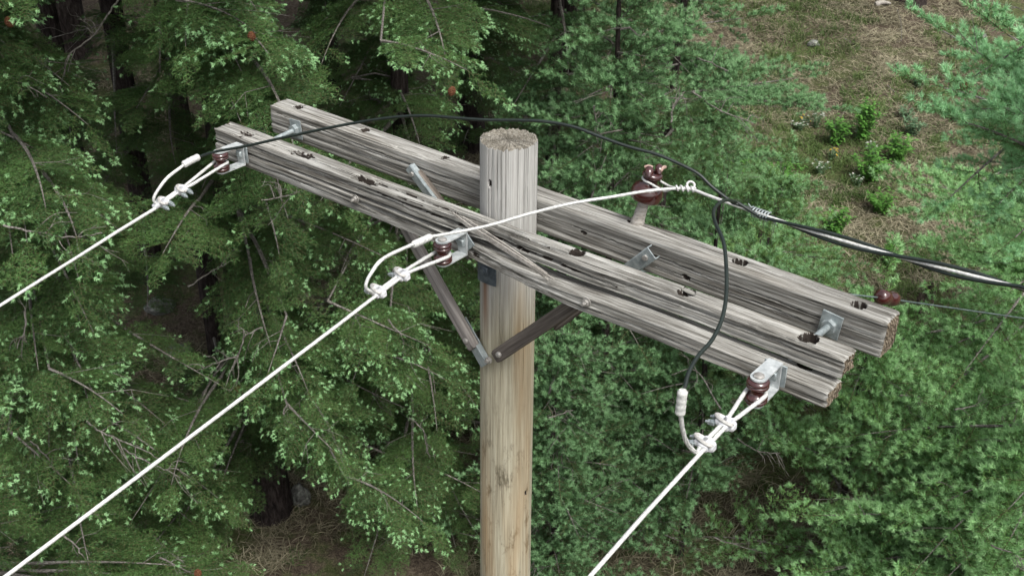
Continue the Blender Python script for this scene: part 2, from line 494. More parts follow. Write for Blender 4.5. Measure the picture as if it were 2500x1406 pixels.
def on_arm(px_, py_, A, Nn, z0, dz=0.0):
    p = hit(px_, py_, arr(0, 0, z0 + dz), ZUP0)
    return float(p @ A), float(-(p @ Nn))
V, Q, MI = timber(-L_R / 2 + SC_R, L_R / 2 + SC_R, c_(ON + W_R / 2), c_(W_R / 2), c_(-H_A / 2), c_(H_A / 2), 3,
    holes=[(*on_arm(730, 259, AR, NR_, ZR), .017, .030, .9, 1), (*on_arm(893, 316, AR, NR_, ZR), .013, .03, .8, 2), (*on_arm(1088, 381, AR, NR_, ZR), .012, .03, .8, 3),
           (*on_arm(1809, 634, AR, NR_, ZR), .0215, .08, .15, 5), (*on_arm(2097, 738, AR, NR_, ZR), .0215, .08, .15, 6), (*on_arm(1540, 537, AR, NR_, ZR), .008, .03, .3, 7)],
    cracks=[(1, -1.2, -.3, .030, .044, .003, .010, 41), (1, -.9, .1, .070, .064, .002, .007, 42), (1, .2, 1.2, .052, .058, .0028, .009, 43),
            (1, .5, 1.22, .085, .080, .0025, .008, 44), (0, -.6, .3, .07, .062, .002, .006, 45), (0, .4, 1.2, .03, .034, .0022, .006, 46)],
    pits=[(1, .62, .085, .012, .007, .008, 51), (1, .25, .06, .010, .006, .006, 52)])
o = big_mesh("crossarm", V, Q, [M_arm, M_end, M_rot_shade], MI, parent=pole); smooth_obj(o)
o.location = (0, 0, ZR + PZ); o.rotation_euler = (0, math.atan(-TR), -PSI_R)
o["label"] = "rear cross-arm, solid weathered grey timber behind the pole"
arm_rear = o

back = lambda s: .014 * sstep(.1, .9, s)               # upper half leans back, lower half sags forward
fwd = lambda s: .034 * sstep(-.05, .45, s)
gap = lambda s: .0014 + .022 * np.exp(-((s - .20) / .24) ** 2) + .006 * sstep(.3, .6, s)
zcut = lambda s: -.058 + .006 * (vn(s * 3, s * 0, 77) - .5) - .004 * sstep(.3, 1.2, s)
chip = lambda s: (.017 * np.exp(-((s - .12) / .20) ** 2) + .006 * sstep(.45, .6, s)) * (.75 + .5 * vn(s * 22, s * 0, 88))
HY = -(OF + W_F / 2)
V, Q, MI = timber(-L_F / 2 + SC_F, L_F / 2 + SC_F, lambda s: HY + back(s) + .5 * chip(s), lambda s: W_F / 2 - .002 * vn(s * 5, s * 0, 3) - .5 * chip(s), lambda s: zcut(s) / 2, lambda s: -zcut(s) / 2, 19, rough=1.5,
    holes=[(*on_arm(575, 322, AF, NF_, ZF), .017, .03, .9, 11), (*on_arm(1409, 617, AF, NF_, ZF), .0225, .042, .14, 14), (*on_arm(1676, 714, AF, NF_, ZF), .0235, .042, .14, 15), (*on_arm(1975, 822, AF, NF_, ZF, .01), .025, .044, .14, 16)],
    cracks=[(0, -1.15, -.45, .050, .060, .003, .010, 61), (0, -.62, -.05, .048, .046, .005, .026, 62), (0, -.30, .37, .046, .048, .0085, .036, 63),
            (1, -1.1, -.2, .022, .035, .004, .014, 64), (1, -.45, .55, .018, .034, .006, .022, 65), (0, .4, 1.2, .065, .07, .003, .010, 66),
            (1, .5, 1.18, .020, .026, .003, .010, 67), (0, -.3, .25, .078, .085, .004, .016, 68)],
    pits=[(0, -.80, .045, .05, .020, .012, 71), (0, -.47, .050, .060, .024, .022, 72), (0, -1.10, .04, .03, .022, .012, 73)], ragged=.006)
o = big_mesh("crossarm", V, Q, [M_arm, M_end, M_rot_shade], MI, parent=pole); smooth_obj(o)
o.location = (0, 0, ZF + PZ); o.rotation_euler = (0, math.atan(-TF), -PSI_F)
o["label"] = "front cross-arm, rotted and split lengthwise"
arm_front = o
lo_top = lambda s: zcut(s) - gap(s)
V, Q, MI = timber(-L_F / 2 + SC_F + .002, L_F / 2 + SC_F - .004, lambda s: HY - fwd(s), c_(W_F / 2 - .001), lambda s: (lo_top(s) - H_A - .004 * sstep(0, .5, s)) / 2,
    lambda s: (lo_top(s) + H_A + .004 * sstep(0, .5, s)) / 2, 29, rough=1.15, r=.007,
    holes=[(*on_arm(1672, 771, AF, NF_, ZF, -.068), .020, .05, .1, 21), (*on_arm(1968, 893, AF, NF_, ZF, -.062), .021, .05, .1, 22)],
    cracks=[(1, -1.2, -.4, .025, .035, .003, .010, 81), (1, -.6, .1, .018, .022, .003, .012, 82), (1, .15, 1.0, .035, .03, .002, .006, 83)],
    pits=[(1, .04, .028, .012, .009, .006, 91)], ragged=.004)
lh = big_mesh("split_lower_half", V, Q, [M_arm, M_end, M_rot_shade], MI, parent=arm_front); smooth_obj(lh)
# the long splinter peeling off the front face
mb = MB()
for (ps, w0) in (([(1103, 520, -.006), (1150, 557, .012), (1215, 598, .024), (1290, 645, .028), (1352, 683, .024)], .009),
                 ([(1128, 530, -.004), (1185, 568, .010), (1260, 618, .018), (1335, 668, .020)], .006),
                 ([(1240, 610, .02), (1300, 655, .022), (1338, 684, .012)], .004)):
    P = spline([hit(a, b, front(0, OF + W_F + e, 0), NF_) for a, b, e in ps], 8)
    n = len(P)
    u = np.linspace(0, 1, n)
    wv = w0 * (np.sin(np.pi * np.clip(u * .9 + .1, 0, 1)) * .8 + .25)
    VV = []
    for i in range(n):
        wz = arr(0, 0, 1) * wv[i] * .8 + AF * wv[i] * .3
        VV += [P[i] - wz, P[i] + wz, P[i] + wz - NF_ * .003, P[i] - wz - NF_ * .003]
    F = []
    for i in range(n - 1):
        for j in range(4): F.append((i * 4 + j, i * 4 + (j + 1) % 4, i * 4 + 4 + (j + 1) % 4, i * 4 + 4 + j))
    F += [(0, 1, 2, 3), (n * 4 - 4, n * 4 - 3, n * 4 - 2, n * 4 - 1)]
    mb.add(np.array(VV), F)
def parent_keep(o, par):
    o.parent = par
    bpy.context.view_layer.update()
    o.matrix_parent_inverse = par.matrix_world.inverted()
sp_ = mb.build("splinter", M_splint); parent_keep(sp_, arm_front)

# ------------------------------------------------------------------ pole shaft
def make_shaft():
    nz, na = 700, 520
    u = np.linspace(0, 1, nz) ** 1.6
    z = -u * 9.6
    th = np.linspace(0, 2 * np.pi, na, endpoint=False)
    ZZ, TT = np.meshgrid(z, th, indexing='ij')
    R0 = .09 + .0042 * (-ZZ)
    a = TT * .09 + .004 * (vn(ZZ * 1.5, TT * 3, 8) - .5)
    # noise made periodic in angle by sampling the circle
    g1 = vn(np.cos(TT) * 16 + 40 + .3 * vn(ZZ * 3, TT * 2, 5), np.sin(TT) * 16 + ZZ * .5, 2)
    g2 = vn(np.cos(TT) * 34 + 80, np.sin(TT) * 34 + ZZ * .9, 4)
    d = -.0016 * (1 - g1) - .0014 * (1 - g2) + .004 * (vn(np.cos(TT) * 1.5 + 5, np.sin(TT) * 1.5 + ZZ * .7, 6) - .5)
    r2 = np.random.default_rng(5)
    for i in range(46):
        t0 = r2.uniform(0, 2 * np.pi); z0 = -r2.uniform(0, 1) ** 1.5 * 2.2 * (0 if i < 26 else 1); ln = r2.uniform(.12, .55)
        dp = r2.uniform(.003, .009); wd = r2.uniform(.014, .026)
        line = t0 + .05 * (vn(ZZ * 4, ZZ * 0, 100 + i) - .5)
        da = np.abs((TT - line + np.pi) % (2 * np.pi) - np.pi)
        mz = sstep(z0 - ln, z0 - ln * .4, ZZ) * (1 if z0 == 0 else 1 - sstep(z0 - ln * .3, z0, ZZ))
        d -= dp * (1 - sstep(0, wd, da)) * mz
    R = R0 + d
    edge = np.exp(ZZ / .004)
    rim = .006 * (vn(TT * 26, TT * 0, 14) - .4) + .006 * (vn(TT * 9, TT * 0, 15) - .5)
    V = np.stack([R * np.cos(TT), R * np.sin(TT), ZZ + rim * np.exp(ZZ / .01)], -1)
    # a small bored hole and chips on the side that faces the camera
    hole = np.zeros(R.shape)
    for (px_, py_, rad, dep) in ((1193, 449, .008, .03), (1190, 487, .003, .004), (1533 - 250, 1203, .006, .012)):
        dxy = ray(px_, py_)
        A = dxy[0] ** 2 + dxy[1] ** 2; B = 2 * (CAM[0] * dxy[0] + CAM[1] * dxy[1]); C = CAM[0] ** 2 + CAM[1] ** 2 - .0925 ** 2
        p = CAM + dxy * ((-B - math.sqrt(B * B - 4 * A * C)) / (2 * A))
        dist = np.linalg.norm((V - p) * arr(1, 1, .6), axis=-1)
        qh = 1 - sstep(rad * .7, rad * 1.1, dist); hole = np.maximum(hole, qh * (dep > .01))
        k_ = 1 - dep / .09 * qh
        V[..., 0] *= k_; V[..., 1] *= k_
    ring0 = V[0].copy()
    V = V.reshape(-1, 3)
    I, J = np.meshgrid(np.arange(nz - 1), np.arange(na), indexing='ij'); J2 = (J + 1) % na
    Q = np.stack([I * na + J, (I + 1) * na + J, (I + 1) * na + J2, I * na + J2], -1).reshape(-1, 4)
    VV, QQ, MM = [V], [Q], [np.where(hole.reshape(-1)[Q].max(1) > .4, 2, 0)]  # bored holes take the dark colour as painted shade
    base = len(V); prev = np.arange(na); K = 40
    for j in range(1, K + 1):
        f = 1 - j / K
        P = ring0.copy(); P[:, :2] *= f
        rr = f * .09
        rad = np.clip(1 - np.abs(vn(th * 5.0, th * 0, 33) - .5) * 9, 0, 1) * .006 + np.clip(1 - np.abs(vn(th * 13, th * 0, 34) - .5) * 10, 0, 1) * .004
        P[:, 2] = ring0[:, 2] * max(0, 1 - j / 4) + .0045 * (vn(P[:, 0] * 170, P[:, 1] * 170, 35) - .5) - rad * (.35 + .65 * (1 - f)) * sstep(0, .12, 1 - abs(2 * f - 1)) \
            + .004 * (vn(P[:, 0] * 25, P[:, 1] * 25, 36) - .5) + .002 * math.cos(rr * 900)
        idx = np.arange(na) + base; base += na
        QQ.append(np.stack([prev, np.roll(prev, -1), np.roll(idx, -1), idx], -1)); MM.append(np.ones(na, int)); VV.append(P); prev = idx
    return np.concatenate(VV), np.concatenate(QQ), np.concatenate(MM)
V, Q, MI = make_shaft()
o = big_mesh("shaft", V, Q, [M_pole, M_ptop, M_rot_shade], MI, parent=pole); smooth_obj(o, 60); o.location = (0, 0, PZ)
bpy.context.view_layer.update()

def local(root_inv, fn): return fn
def P2(p): return np.asarray(p) - arr(0, 0, -PZ)       # world -> pole-local
class PB(MB):                                           # builder in world coordinates under the pole
    def done(s, name, mats, parent=None, smooth=40):
        o = s.build(name, mats, None, smooth)
        parent_keep(o, parent or pole)
        return o
def rotm(x, y, z): return np.stack([unit(x), unit(y), unit(z)], 1)
ZUP = arr(0, 0, 1)
def hexnut(mb, c, axis, r, h, m=0): mb.tube([c, np.asarray(c) + unit(axis) * h], [r, r], 6, m)

# ------------------------------------------------------------------ braces, plates, bolts
def brace(p_top, p_bot, width, mat, clip_bot=True, face=NF_):
    d = unit(p_bot - p_top); side = unit(np.cross(d, face)); nn = np.cross(side, d)
    Ln = np.linalg.norm(p_bot - p_top)
    V, Q, MI = timber(0, Ln, c_(0), c_(width * .36), c_(0), c_(width * .5), int(width * 1e4) + 7, rough=.45, r=.010, ds=.008, dt=.004, ragged=.002)
    o = big_mesh("brace", V, Q, [mat, M_end, M_rot_shade], MI); smooth_obj(o)
    m = Matrix.Identity(4)
    ax = (d, nn, side)
    for j in range(3):
        for i in range(3): m[i][j] = ax[j][i]
    for i in range(3): m[i][3] = p_top[i]
    o.matrix_world = m
    bpy.context.view_layer.update()
    o.parent = pole; o.matrix_parent_inverse = pole.matrix_world.inverted()
    bpy.context.view_layer.update()
    return o, d, side, nn
def pole_pt(px_, py_, rad):
    d = ray(px_, py_)
    A = d[0] ** 2 + d[1] ** 2; B = 2 * (CAM[0] * d[0] + CAM[1] * d[1]); C = CAM[0] ** 2 + CAM[1] ** 2 - rad ** 2
    return CAM + d * ((-B - math.sqrt(B * B - 4 * A * C)) / (2 * A))
BOT = pole_pt(1196, 876, .118)
topL = front(-.487, OF - .030, -.058); topR = front(.487, OF - .030, -.058)
bl = hit(1158, 850, BOT, NF_); brr = hit(1210, 871, BOT, NF_)
b1, d1, s1_, n1 = brace(topL, bl, .047, M_brace)
b1["label"] = "grey-brown wooden brace on the left"
b2, d2, s2_, n2 = brace(topR, brr - NF_ * .004, .050, M_brace_dark)
b2["label"] = "dark brown wooden brace on the right"
for (b, d, sd_, nn, end, nm) in ((b1, d1, s1_, n1, bl, 0), (b2, d2, s2_, n2, brr, 1)):
    mb = PB()
    f = nn if np.dot(nn, NF_) > 0 else -nn
    mb.box(end - d * .02 - f * .020, (.17 if nm == 0 else .10, .036, .004), rotm(d, sd_, nn), bev=.001)
    if nm == 0:
        mb.box(end + d * .030 + f * .0, (.075, .034, .005), rotm(d, sd_, nn), bev=.001)
        mb.box(end + d * .030 + np.sign(sd_[0] or 1) * sd_ * .017 - f * .008, (.075, .004, .022), rotm(d, sd_, nn), bev=.001)
    mb.done("end_clip", M_galv, b)
    mb = PB()
    c = end - d * .035 + f * .016
    mb.lathe(c, f, [(.010, -.004), (.0105, .002), (.0085, .006), (.003, .008)], 16)
    mb.done("bolt", M_bolt, b)
mb = PB(); hexnut(mb, BOT + NF_ * .004 + AF * .002, NF_, .012, .010); mb.cyl(BOT + NF_ * .0, BOT + NF_ * .022, .006)
mb.done("bolt", M_bolt)
# rear pair: they start at the front face of the rear arm, the ends in steel channels
for sgn, tip, lo in ((-1, (1005, 405), (1060, 478)), (1, (1600, 612), (1530, 664))):
    A0 = rear(0, -ON + .013, 0)
    t0 = hit(*tip, A0, NR_); t1 = hit(*lo, A0, NR_)
    d = unit(t1 - t0)
    target = t0 + d * np.linalg.norm(t0 - (AR * sgn * .10 + arr(0, 0, -.56)))
    b, d, sd_, nn = brace(t0 + d * .03, target, .042, M_brace_dark)
    b["label"] = "rear wooden brace, upper end in a steel channel"
    mb = PB()
    f = nn if np.dot(nn, NF_) > 0 else -nn
    wch = .040 if sgn > 0 else .030
    R_ = rotm(d, sd_, nn)
    mb.box(t0 + d * .09 + f * .019, (.18, wch, .004), R_, bev=.001)
    for q in (-1, 1): mb.box(t0 + d * .09 + sd_ * q * (wch / 2) + f * .008, (.18, .004, .022), R_, bev=.001)
    mb.done("end_clip", M_galv, b)
    mb = PB(); hexnut(mb, t0 + d * .028 + f * .021, f, .009, .007); mb.done("bolt", M_bolt, b)
# brace bolts through the front arm
for s in (-.487, .487):
    mb = PB()
    yo = OF + W_F + (fwd(np.array(s)) if s > 0 else 0)
    c = front(s, yo, -.066 if s < 0 else -.082)
    mb.lathe(c, NF_, [(.015, 0), (.015, .003), (.006, .0032)], 20)
    hexnut(mb, c + NF_ * .003, NF_, .010, .008); mb.cyl(c + NF_ * .01, c + NF_ * .022, .0055, n=10)
    mb.done("bolt", M_bolt)
# steel gain plate between the pole and the front arm, hanging below the arm
gp = pole_pt(1186, 655, .104)
mb = PB(); Rg = rotm(AF, NF_, ZUP)
for j in range(7):
    a = (j - 3) * .0105
    bend = -a * a * 3.2
    mb.box(gp + AF * a + NF_ * (bend - .002) + ZUP * .012, (.0112, .006, .135), rotm(AF * 1 + NF_ * (-6.4 * a), NF_ + AF * 6.4 * a, ZUP))
gpl = mb.done("gain_plate", M_dull)
mb = PB(); cb = gp + NF_ * .003 - ZUP * .006
mb.box(cb + NF_ * .005, (.030, .012, .030), Rg, bev=.002); hexnut(mb, cb + NF_ * .01, NF_, .010, .008)
mb.done("bolt", M_dull, gpl)

# ------------------------------------------------------------------ dead-end clevises with spools
NV = NF_
def clevis(sc, zc_, yoff, plate_rot, length=.098, turn=0.0):
    """returns the centre of the spool"""
    c = front(sc, OF + W_F + yoff, zc_)
    a = AF * math.cos(turn) + NF_ * math.sin(turn); n = NF_ * math.cos(turn) - AF * math.sin(turn)
    mb = PB()
    Rr = rotm(AF * math.cos(plate_rot) + ZUP * math.sin(plate_rot), NF_, -AF * math.sin(plate_rot) + ZUP * math.cos(plate_rot))
    mb.box(c + NF_ * .003, (.062, .005, .062), Rr, bev=.001)
    pl = mb.done("washer_plate", M_galv)
    mb = PB()
    hw_, hh_, t = .021, .038, .0045
    # U strap: back, two legs with rounded ends (legs narrow a little towards the arm)
    mb.box(c + n * .009, (.038, t, 2 * hh_), rotm(a, n, ZUP), bev=.001)
    for q in (-1, 1):
        V = []; pts = []
        pts += [(-.019, .007), (.019, .007)]
        for g in np.linspace(0, math.pi, 14): pts.append((hw_ * math.cos(g), length + hw_ * math.sin(g)))
        zz0 = q * hh_
        for dz in (-t / 2, t / 2):
            for (x, y) in pts: V.append(c + a * x + n * y + ZUP * (zz0 * (1 - .10 * (1 - min(1, y / length)) * 0) + dz))
        k = len(pts)
        F = [tuple(range(k)), tuple(range(k, 2 * k))] + [(i, (i + 1) % k, k + (i + 1) % k, k + i) for i in range(k)]
        mb.add(np.array(V), F)
    st = mb.done("clevis", M_galv_l, smooth=35)
    sc_ = c + n * length
    mb = PB()
    H = .068; pr = [(.014, -H / 2), (.024, -H / 2), (.0285, -H / 2 + .006), (.0285, -H / 2 + .010), (.0255, -H / 2 + .0125), (.0285, -H / 2 + .015), (.0285, -H / 2 + .019),
                    (.024, -H / 2 + .023), (.0185, -.008), (.0170, 0), (.0185, .006), (.024, H / 2 - .024), (.0285, H / 2 - .020), (.0285, H / 2 - .016), (.0255, H / 2 - .0135), (.0285, H / 2 - .011),
                    (.0285, H / 2 - .007), (.024, H / 2 - .0005), (.014, H / 2)]
    mb.lathe(sc_, ZUP, pr, 32)
    mb.done("spool_insulator", M_porc, st, 60)
    mb = PB()
    mb.lathe(sc_ + ZUP * (hh_ + t / 2), ZUP, [(.0135, 0), (.0135, .004), (.010, .0065), (.004, .0075)], 20)
    mb.cyl(sc_ - ZUP * (hh_ + .012), sc_ + ZUP * (hh_ - .002), .0065, n=12)
    mb.done("bolt", M_bolt, st)
    mb = PB(); mb.box(c + n * .017, (.024, .012, .024), rotm(a, n, ZUP), bev=.003)
    mb.done("square_nut", M_galv, st)
    return sc_, a, n
SB = 1.074
spL, aL, nL = clevis(-SB, -.058, .002, 0, turn=-.02)
spM, aM, nM = clevis(0.0, -.060, .004, math.radians(45), turn=0)
spR, aR, nR = clevis(SB, -.066, fwd(np.array(1.07)) + .003, 0, turn=-.03)
# the through bolts between the two arms, with plate and nut on the rear arm
for s in (-SB, SB):
    mb = PB()
    mb.cyl(front(s, OF + .05, -.060), rear(s, -ON, -.062), .0095, n=16)
    ro = mb.done("through_bolt", M_galv)
    mb = PB(); c = rear(s, -ON + .004, -.062)
    g = math.radians(4 if s < 0 else -6)
    mb.box(c, (.060, .005, .074), rotm(AR * math.cos(g) + ZUP * math.sin(g), NR_, ZUP * math.cos(g) - AR * math.sin(g)), bev=.001)
    hexnut(mb, c + NR_ * .003, NR_, .021, .016)
    mb.done("washer_plate", M_galv, ro, 30)

# ------------------------------------------------------------------ the pin insulator on the rear arm
PIN = hit(1557, 541, rear(0, 0, 0), ZUP)
AX = unit(at(1583, 440, depth_of(PIN) + .01) - PIN)
AX = unit(ZUP + _X0 * .22)
mb = PB(); mb.lathe(PIN - AX * .06, AX, [(.021, 0), (.021, .055), (.0215, .062), (.0185, .075), (.0165, .12), (.0145, .19)], 18)
pin = mb.done("insulator_pin", M_splint)
IB = PIN + AX * .080
mb = PB()
mb.lathe(IB, AX, [(.016, .008), (.036, .004), (.046, .0), (.049, .004), (.0495, .020), (.047, .033), (.040, .043), (.030, .049), (.023, .053), (.0215, .062), (.024, .069), (.031, .073), (.032, .080), (.027, .086), (.016, .087), (.013, .080)], 36)
ins = mb.done("pin_insulator", M_porc, None, 60)
mb = PB()
for q, r1 in ((-1, .013), (1, .012)):                   # the two ears of the top, one of them chipped
    c = IB + AX * .086 + (_X0 * .8 + arr(0, .5, 0)) * q * .020
    pts = [c - arr(0, .018, .004), c + AX * .009, c + arr(0, .020, .002) + AX * .004]
    P = spline(pts, 6); uu = np.linspace(0, 1, len(P))
    mb.tube(P, r1 * (.55 + .5 * np.sin(np.pi * uu)), 12)
mb.done("saddle_ear", M_porc, ins, 60)
mb = PB(); c = IB + AX * .098 - _X0 * .018 + arr(0, .012, 0)
mb.tube(spline([c - _X0 * .010, c + AX * .004, c + _X0 * .014], 5), [.004] * 11, 8)
mb.tube(spline([c + _X0 * .034 - arr(0, .02, .004), c + _X0 * .044 - arr(0, .004, .0) , c + _X0 * .052 + arr(0, .01, -.004)], 5), [.0055] * 11, 8)
mb.done("chipped_edge", M_chip, ins)

# ------------------------------------------------------------------ line wires, loops, clamps, sleeves
def clamp(c, d, up, side, flip, eye=False):
    """parallel-groove clamp at c on a wire of direction d; flip: side where the nuts stick out"""
    out = []
    b = MB(); R_ = rotm(d, side, up)
    b.box(c, (.040, .026, .022), R_, bev=.004)
    b.box(c + side * flip * .010 + up * .002, (.030, .030, .018), R_, bev=.004)
    b.box(c - side * flip * .016, (.024, .016, .024), R_, bev=.005)
    out.append(("clamp", b, M_clamp))
    r_ = MB(); th = np.linspace(0, 2 * np.pi, 28)
    cc = c + up * .009 + side * flip * .006
    pts = [cc + (d * .35 + side) * math.cos(t) * .024 + (d * .9 - side * .3 + up * .45) * math.sin(t) * .0125 for t in th[:-1]]
    pts.append(pts[0]); r_.tube(np.array(pts), .0048, 8, caps=False)
    out.append(("u_bolt", r_, M_ring))
    n_ = MB()
    for q in (-.012, .012):
        a0 = c + d * q + side * flip * .018
        dirn = unit(side * flip + up * (-.25))
        n_.cyl(a0, a0 + dirn * .030, .0038, n=10)
        hexnut(n_, a0 + dirn * .006, dirn, .0085, .008); hexnut(n_, a0 + dirn * .016, dirn, .0075, .006)
    out.append(("bolt", n_, M_galv))
    if eye:
        e = MB(); ec = c - d * 0 + (-d) * -.026
        e.lathe(ec + up * .004, unit(up - side * .2), [(.006, -.006), (.013, -.006), (.015, 0), (.013, .006), (.006, .006)], 18)
        out.append(("eye_ring", e, M_clamp))
    return out
def sleeve(P, r, bands, r_in=None):
    b = MB(); n = len(P); u = np.linspace(0, 1, n)
    rr = r * (1 + .10 * np.abs(np.sin(np.pi * bands * u))) if bands else np.full(n, r)
    rr = rr * (1 - .25 * (u < .06)) * (1 - .25 * (u > .94))
    b.tube(P, rr, 14)
    return b
def polyline(P, step):
    out = []
    for a, b in zip(P[:-1], P[1:]):
        k_ = max(1, int(np.linalg.norm(np.asarray(b) - a) / step))
        out += [a + (b - a) * t for t in np.linspace(0, 1, k_, endpoint=False)]
    return np.array(out + [P[-1]])
RW = .0049                                              # line wire radius
def deadend(sp, a, n, c1, c2, far, tail, sleeve_px, label, flip, eye, groove=-.006, rot=0.0, strand=True, far_r=RW):
    """main line -> clamp 2 -> clamp 1 -> round the spool -> back -> tail -> sleeve"""
    NW = unit(a * math.cos(rot) + n * math.sin(rot))
    S0 = sp + ZUP * groove
    H = lambda q, e=0.0: hit(q[0], q[1], S0 + NW * e, NW)
    P1, P2_ = H(c1), H(c2)
    d = unit(P2_ - P1)
    rg = .0215
    # farther leg / nearer leg
    back_ = -n
    loop = []
    for g in np.linspace(-.5 * math.pi + .25, .5 * math.pi - .25, 13):
        loop.append(S0 + a * math.sin(g) * rg + back_ * math.cos(g) * rg)
    root = MB()
    FAR = [H(q) for q in far]
    ext = FAR[-1] + unit(FAR[-1] - FAR[-2]) * 4 + arr(0, 0, .1)
    o1 = a * .0062
    top = ZUP * .002
    main = [ext, FAR[-1]] + FAR[-2::-1] + [P2_ - d * -.03 + o1, P2_ + o1, P1 + o1 + top, P1 - d * .035 + o1 * 1.5]
    main_s = np.concatenate([polyline(main[:-4], .12)[:-1], spline(main[-5:], 8)[8:]])
    leg1 = [main[-1], S0 + a * rg + n * .012 + a * .002] + loop[::-1] + [S0 - a * rg + n * .012 - a * .002, P1 - d * .035 - o1 * 1.5, P1 - o1 + top, P2_ - o1, P2_ - o1 + d * .018]
    root.tube(main_s, far_r, 14, lobes=6, twist=60, amp=.12)
    root.tube(spline(leg1, 6), RW * 1.08, 12, lobes=6, twist=80, amp=.10)
    T = [P2_ - o1 + d * .016] + [H(q, q[2] if len(q) > 2 else 0.0) for q in tail]
    root.tube(spline(T, 8), RW * .95, 18, lobes=6, twist=120, amp=.18)
    o = root.build("line_wire", M_alu, None, 50)
    tag(o, label, "wire", "white line wires dead-ended on the front cross-arm")
    side = unit(np.cross(ZUP, d)); up = np.cross(d, side)
    for q, (P, e) in enumerate(((P1, False), (P2_, eye))):
        for nm, b, m in clamp(P, d, up, side, flip, e):
            cobj = b.build(nm, m, None, 40)
            if nm == "clamp": par = o; keep = cobj; cobj.parent = o
            else: cobj.parent = keep
    SP = [H(q, q[2] if len(q) > 2 else 0.0) for q in sleeve_px]
    return o, SP, T
# right line
oR, SPR, TR_ = deadend(spR, aR, nR, (1773, 1034), (1723, 1084), [(1700, 1112), (1570, 1259), (1441, 1406)],
    [(1700, 1104), (1678, 1082), (1667, 1050), (1662, 1015)], [(1660, 1012), (1663, 985), (1667, 952)],
    "thick white line wire from the right-hand clevis down to the bottom edge", -1, False)
sl_ = sleeve(spline(SPR, 8), .0105, 4); s_ = sl_.build("sleeve", M_alu, None, 50); s_.parent = oR
oM, SPM, TM_ = deadend(spM, aM, nM, (983, 672), (925, 713), [(905, 733), (470, 1062), (22, 1400)],
    [(905, 712, .012), (893, 700, .012), (903, 672, .012), (935, 632, .012), (1000, 600, .012), (1015, 594, .012)], [(1008, 598, .012), (1028, 589, .012), (1052, 578, .012)],
    "thick white line wire from the middle clevis across the lower left", -1, False)
s_ = sleeve(spline(SPM, 8), .0110, 0).build("sleeve", M_alu, None, 50); s_.parent = oM
oL, SPL, TL_ = deadend(spL, aL, nL, (442, 464), (397, 494), [(365, 515), (190, 627), (-2, 747)],
    [(386, 500), (375, 488), (385, 465), (410, 433), (445, 406), (450, 402)], [(447, 403), (465, 393), (486, 383)],
    "thick white line wire from the left clevis to the left edge of the picture", 1, True)
s_ = sleeve(spline(SPL, 8), .0115, 4).build("sleeve", M_alu, None, 50); s_.parent = oL

# white messenger: sleeve of the middle line -> over the arms -> pin insulator -> knot -> away to the right
KN = at(1686, 462, depth_of(IB) - .085)
END = at(2500, 704, depth_of(IB) * .80)
DB = unit(END - KN)
def on_bundle(px_):                                     # point of the messenger under image column px_
    lo, hi = 0.0, 4.0
    for _ in range(40):
        m_ = .5 * (lo + hi)
        p = KN + DB * m_ - ZUP * (-.0) * m_
        if pix(p)[0] < px_: lo = m_
        else: hi = m_
    return KN + DB * lo - ZUP * .018 * math.sin(min(1, lo / np.linalg.norm(END - KN)) * math.pi)
dm0, dm1 = depth_of(SPM[-1]), depth_of(KN)
path = [(1052, 578), (1120, 566), (1200, 549), (1300, 520), (1400, 496), (1500, 480), (1570, 468), (1640, 461)]
pts = [at(x, y, dm0 + (dm1 - dm0) * ((x - 1052) / (1686 - 1052.)) - .01 * math.sin((x - 1052) / 634 * 3.14)) for x, y in path]
mb = MB()
mb.tube(np.concatenate([spline(pts + [KN] + [on_bundle(x) for x in (1730, 1800, 1900, 2000, 2100, 2200, 2300, 2400, 2500)], 10), [END + DB * .5, END + DB * 6]]), .0046, 12, lobes=6, twist=80, amp=.06)
mess = tag(mb.build("messenger_wire", M_alu, None, 50), "thin white wire over the cross-arms, tied to the pin insulator and leading off right", "wire")
mb = MB()                                               # eye round the neck of the pin insulator
neck = IB + AX * .061
vdir = unit(KN - neck); vdir = unit(vdir - AX * np.dot(vdir, AX)); wdir = np.cross(AX, vdir)
rg = .0255
lp = [at(1642, 461, dm1), neck + vdir * .055 - wdir * .020 - AX * .006]
for g in np.linspace(-.42 * math.pi, -1.58 * math.pi, 12): lp.append(neck + vdir * math.cos(g) * rg + wdir * math.sin(g) * rg)
lp += [neck + vdir * .055 + wdir * .014, at(1650, 459, dm1)]
mb.tube(spline(lp, 6), .0036, 10)
k0 = at(1650, 459, dm1); kd = unit(KN - k0); ku = np.cross(kd, unit(np.cross(ZUP, kd))); ks = np.cross(kd, ku)
hx = [k0 + kd * .036 * u + ku * math.cos(u * 15) * .007 + ks * math.sin(u * 15) * .007 for u in np.linspace(0, 1.6, 60)]
mb.tube(np.array(hx), .0032, 8)
hx = [KN + kd * (.000 + .011 * math.cos(t)) + _U * (.009 + .010 * math.sin(t)) + ku * .003 for t in np.linspace(-1, 4.2, 20)]
mb.tube(np.array(hx), .0036, 8)
tw = mb.build("tie_wire", M_alu, None, 50); tw.parent = mess

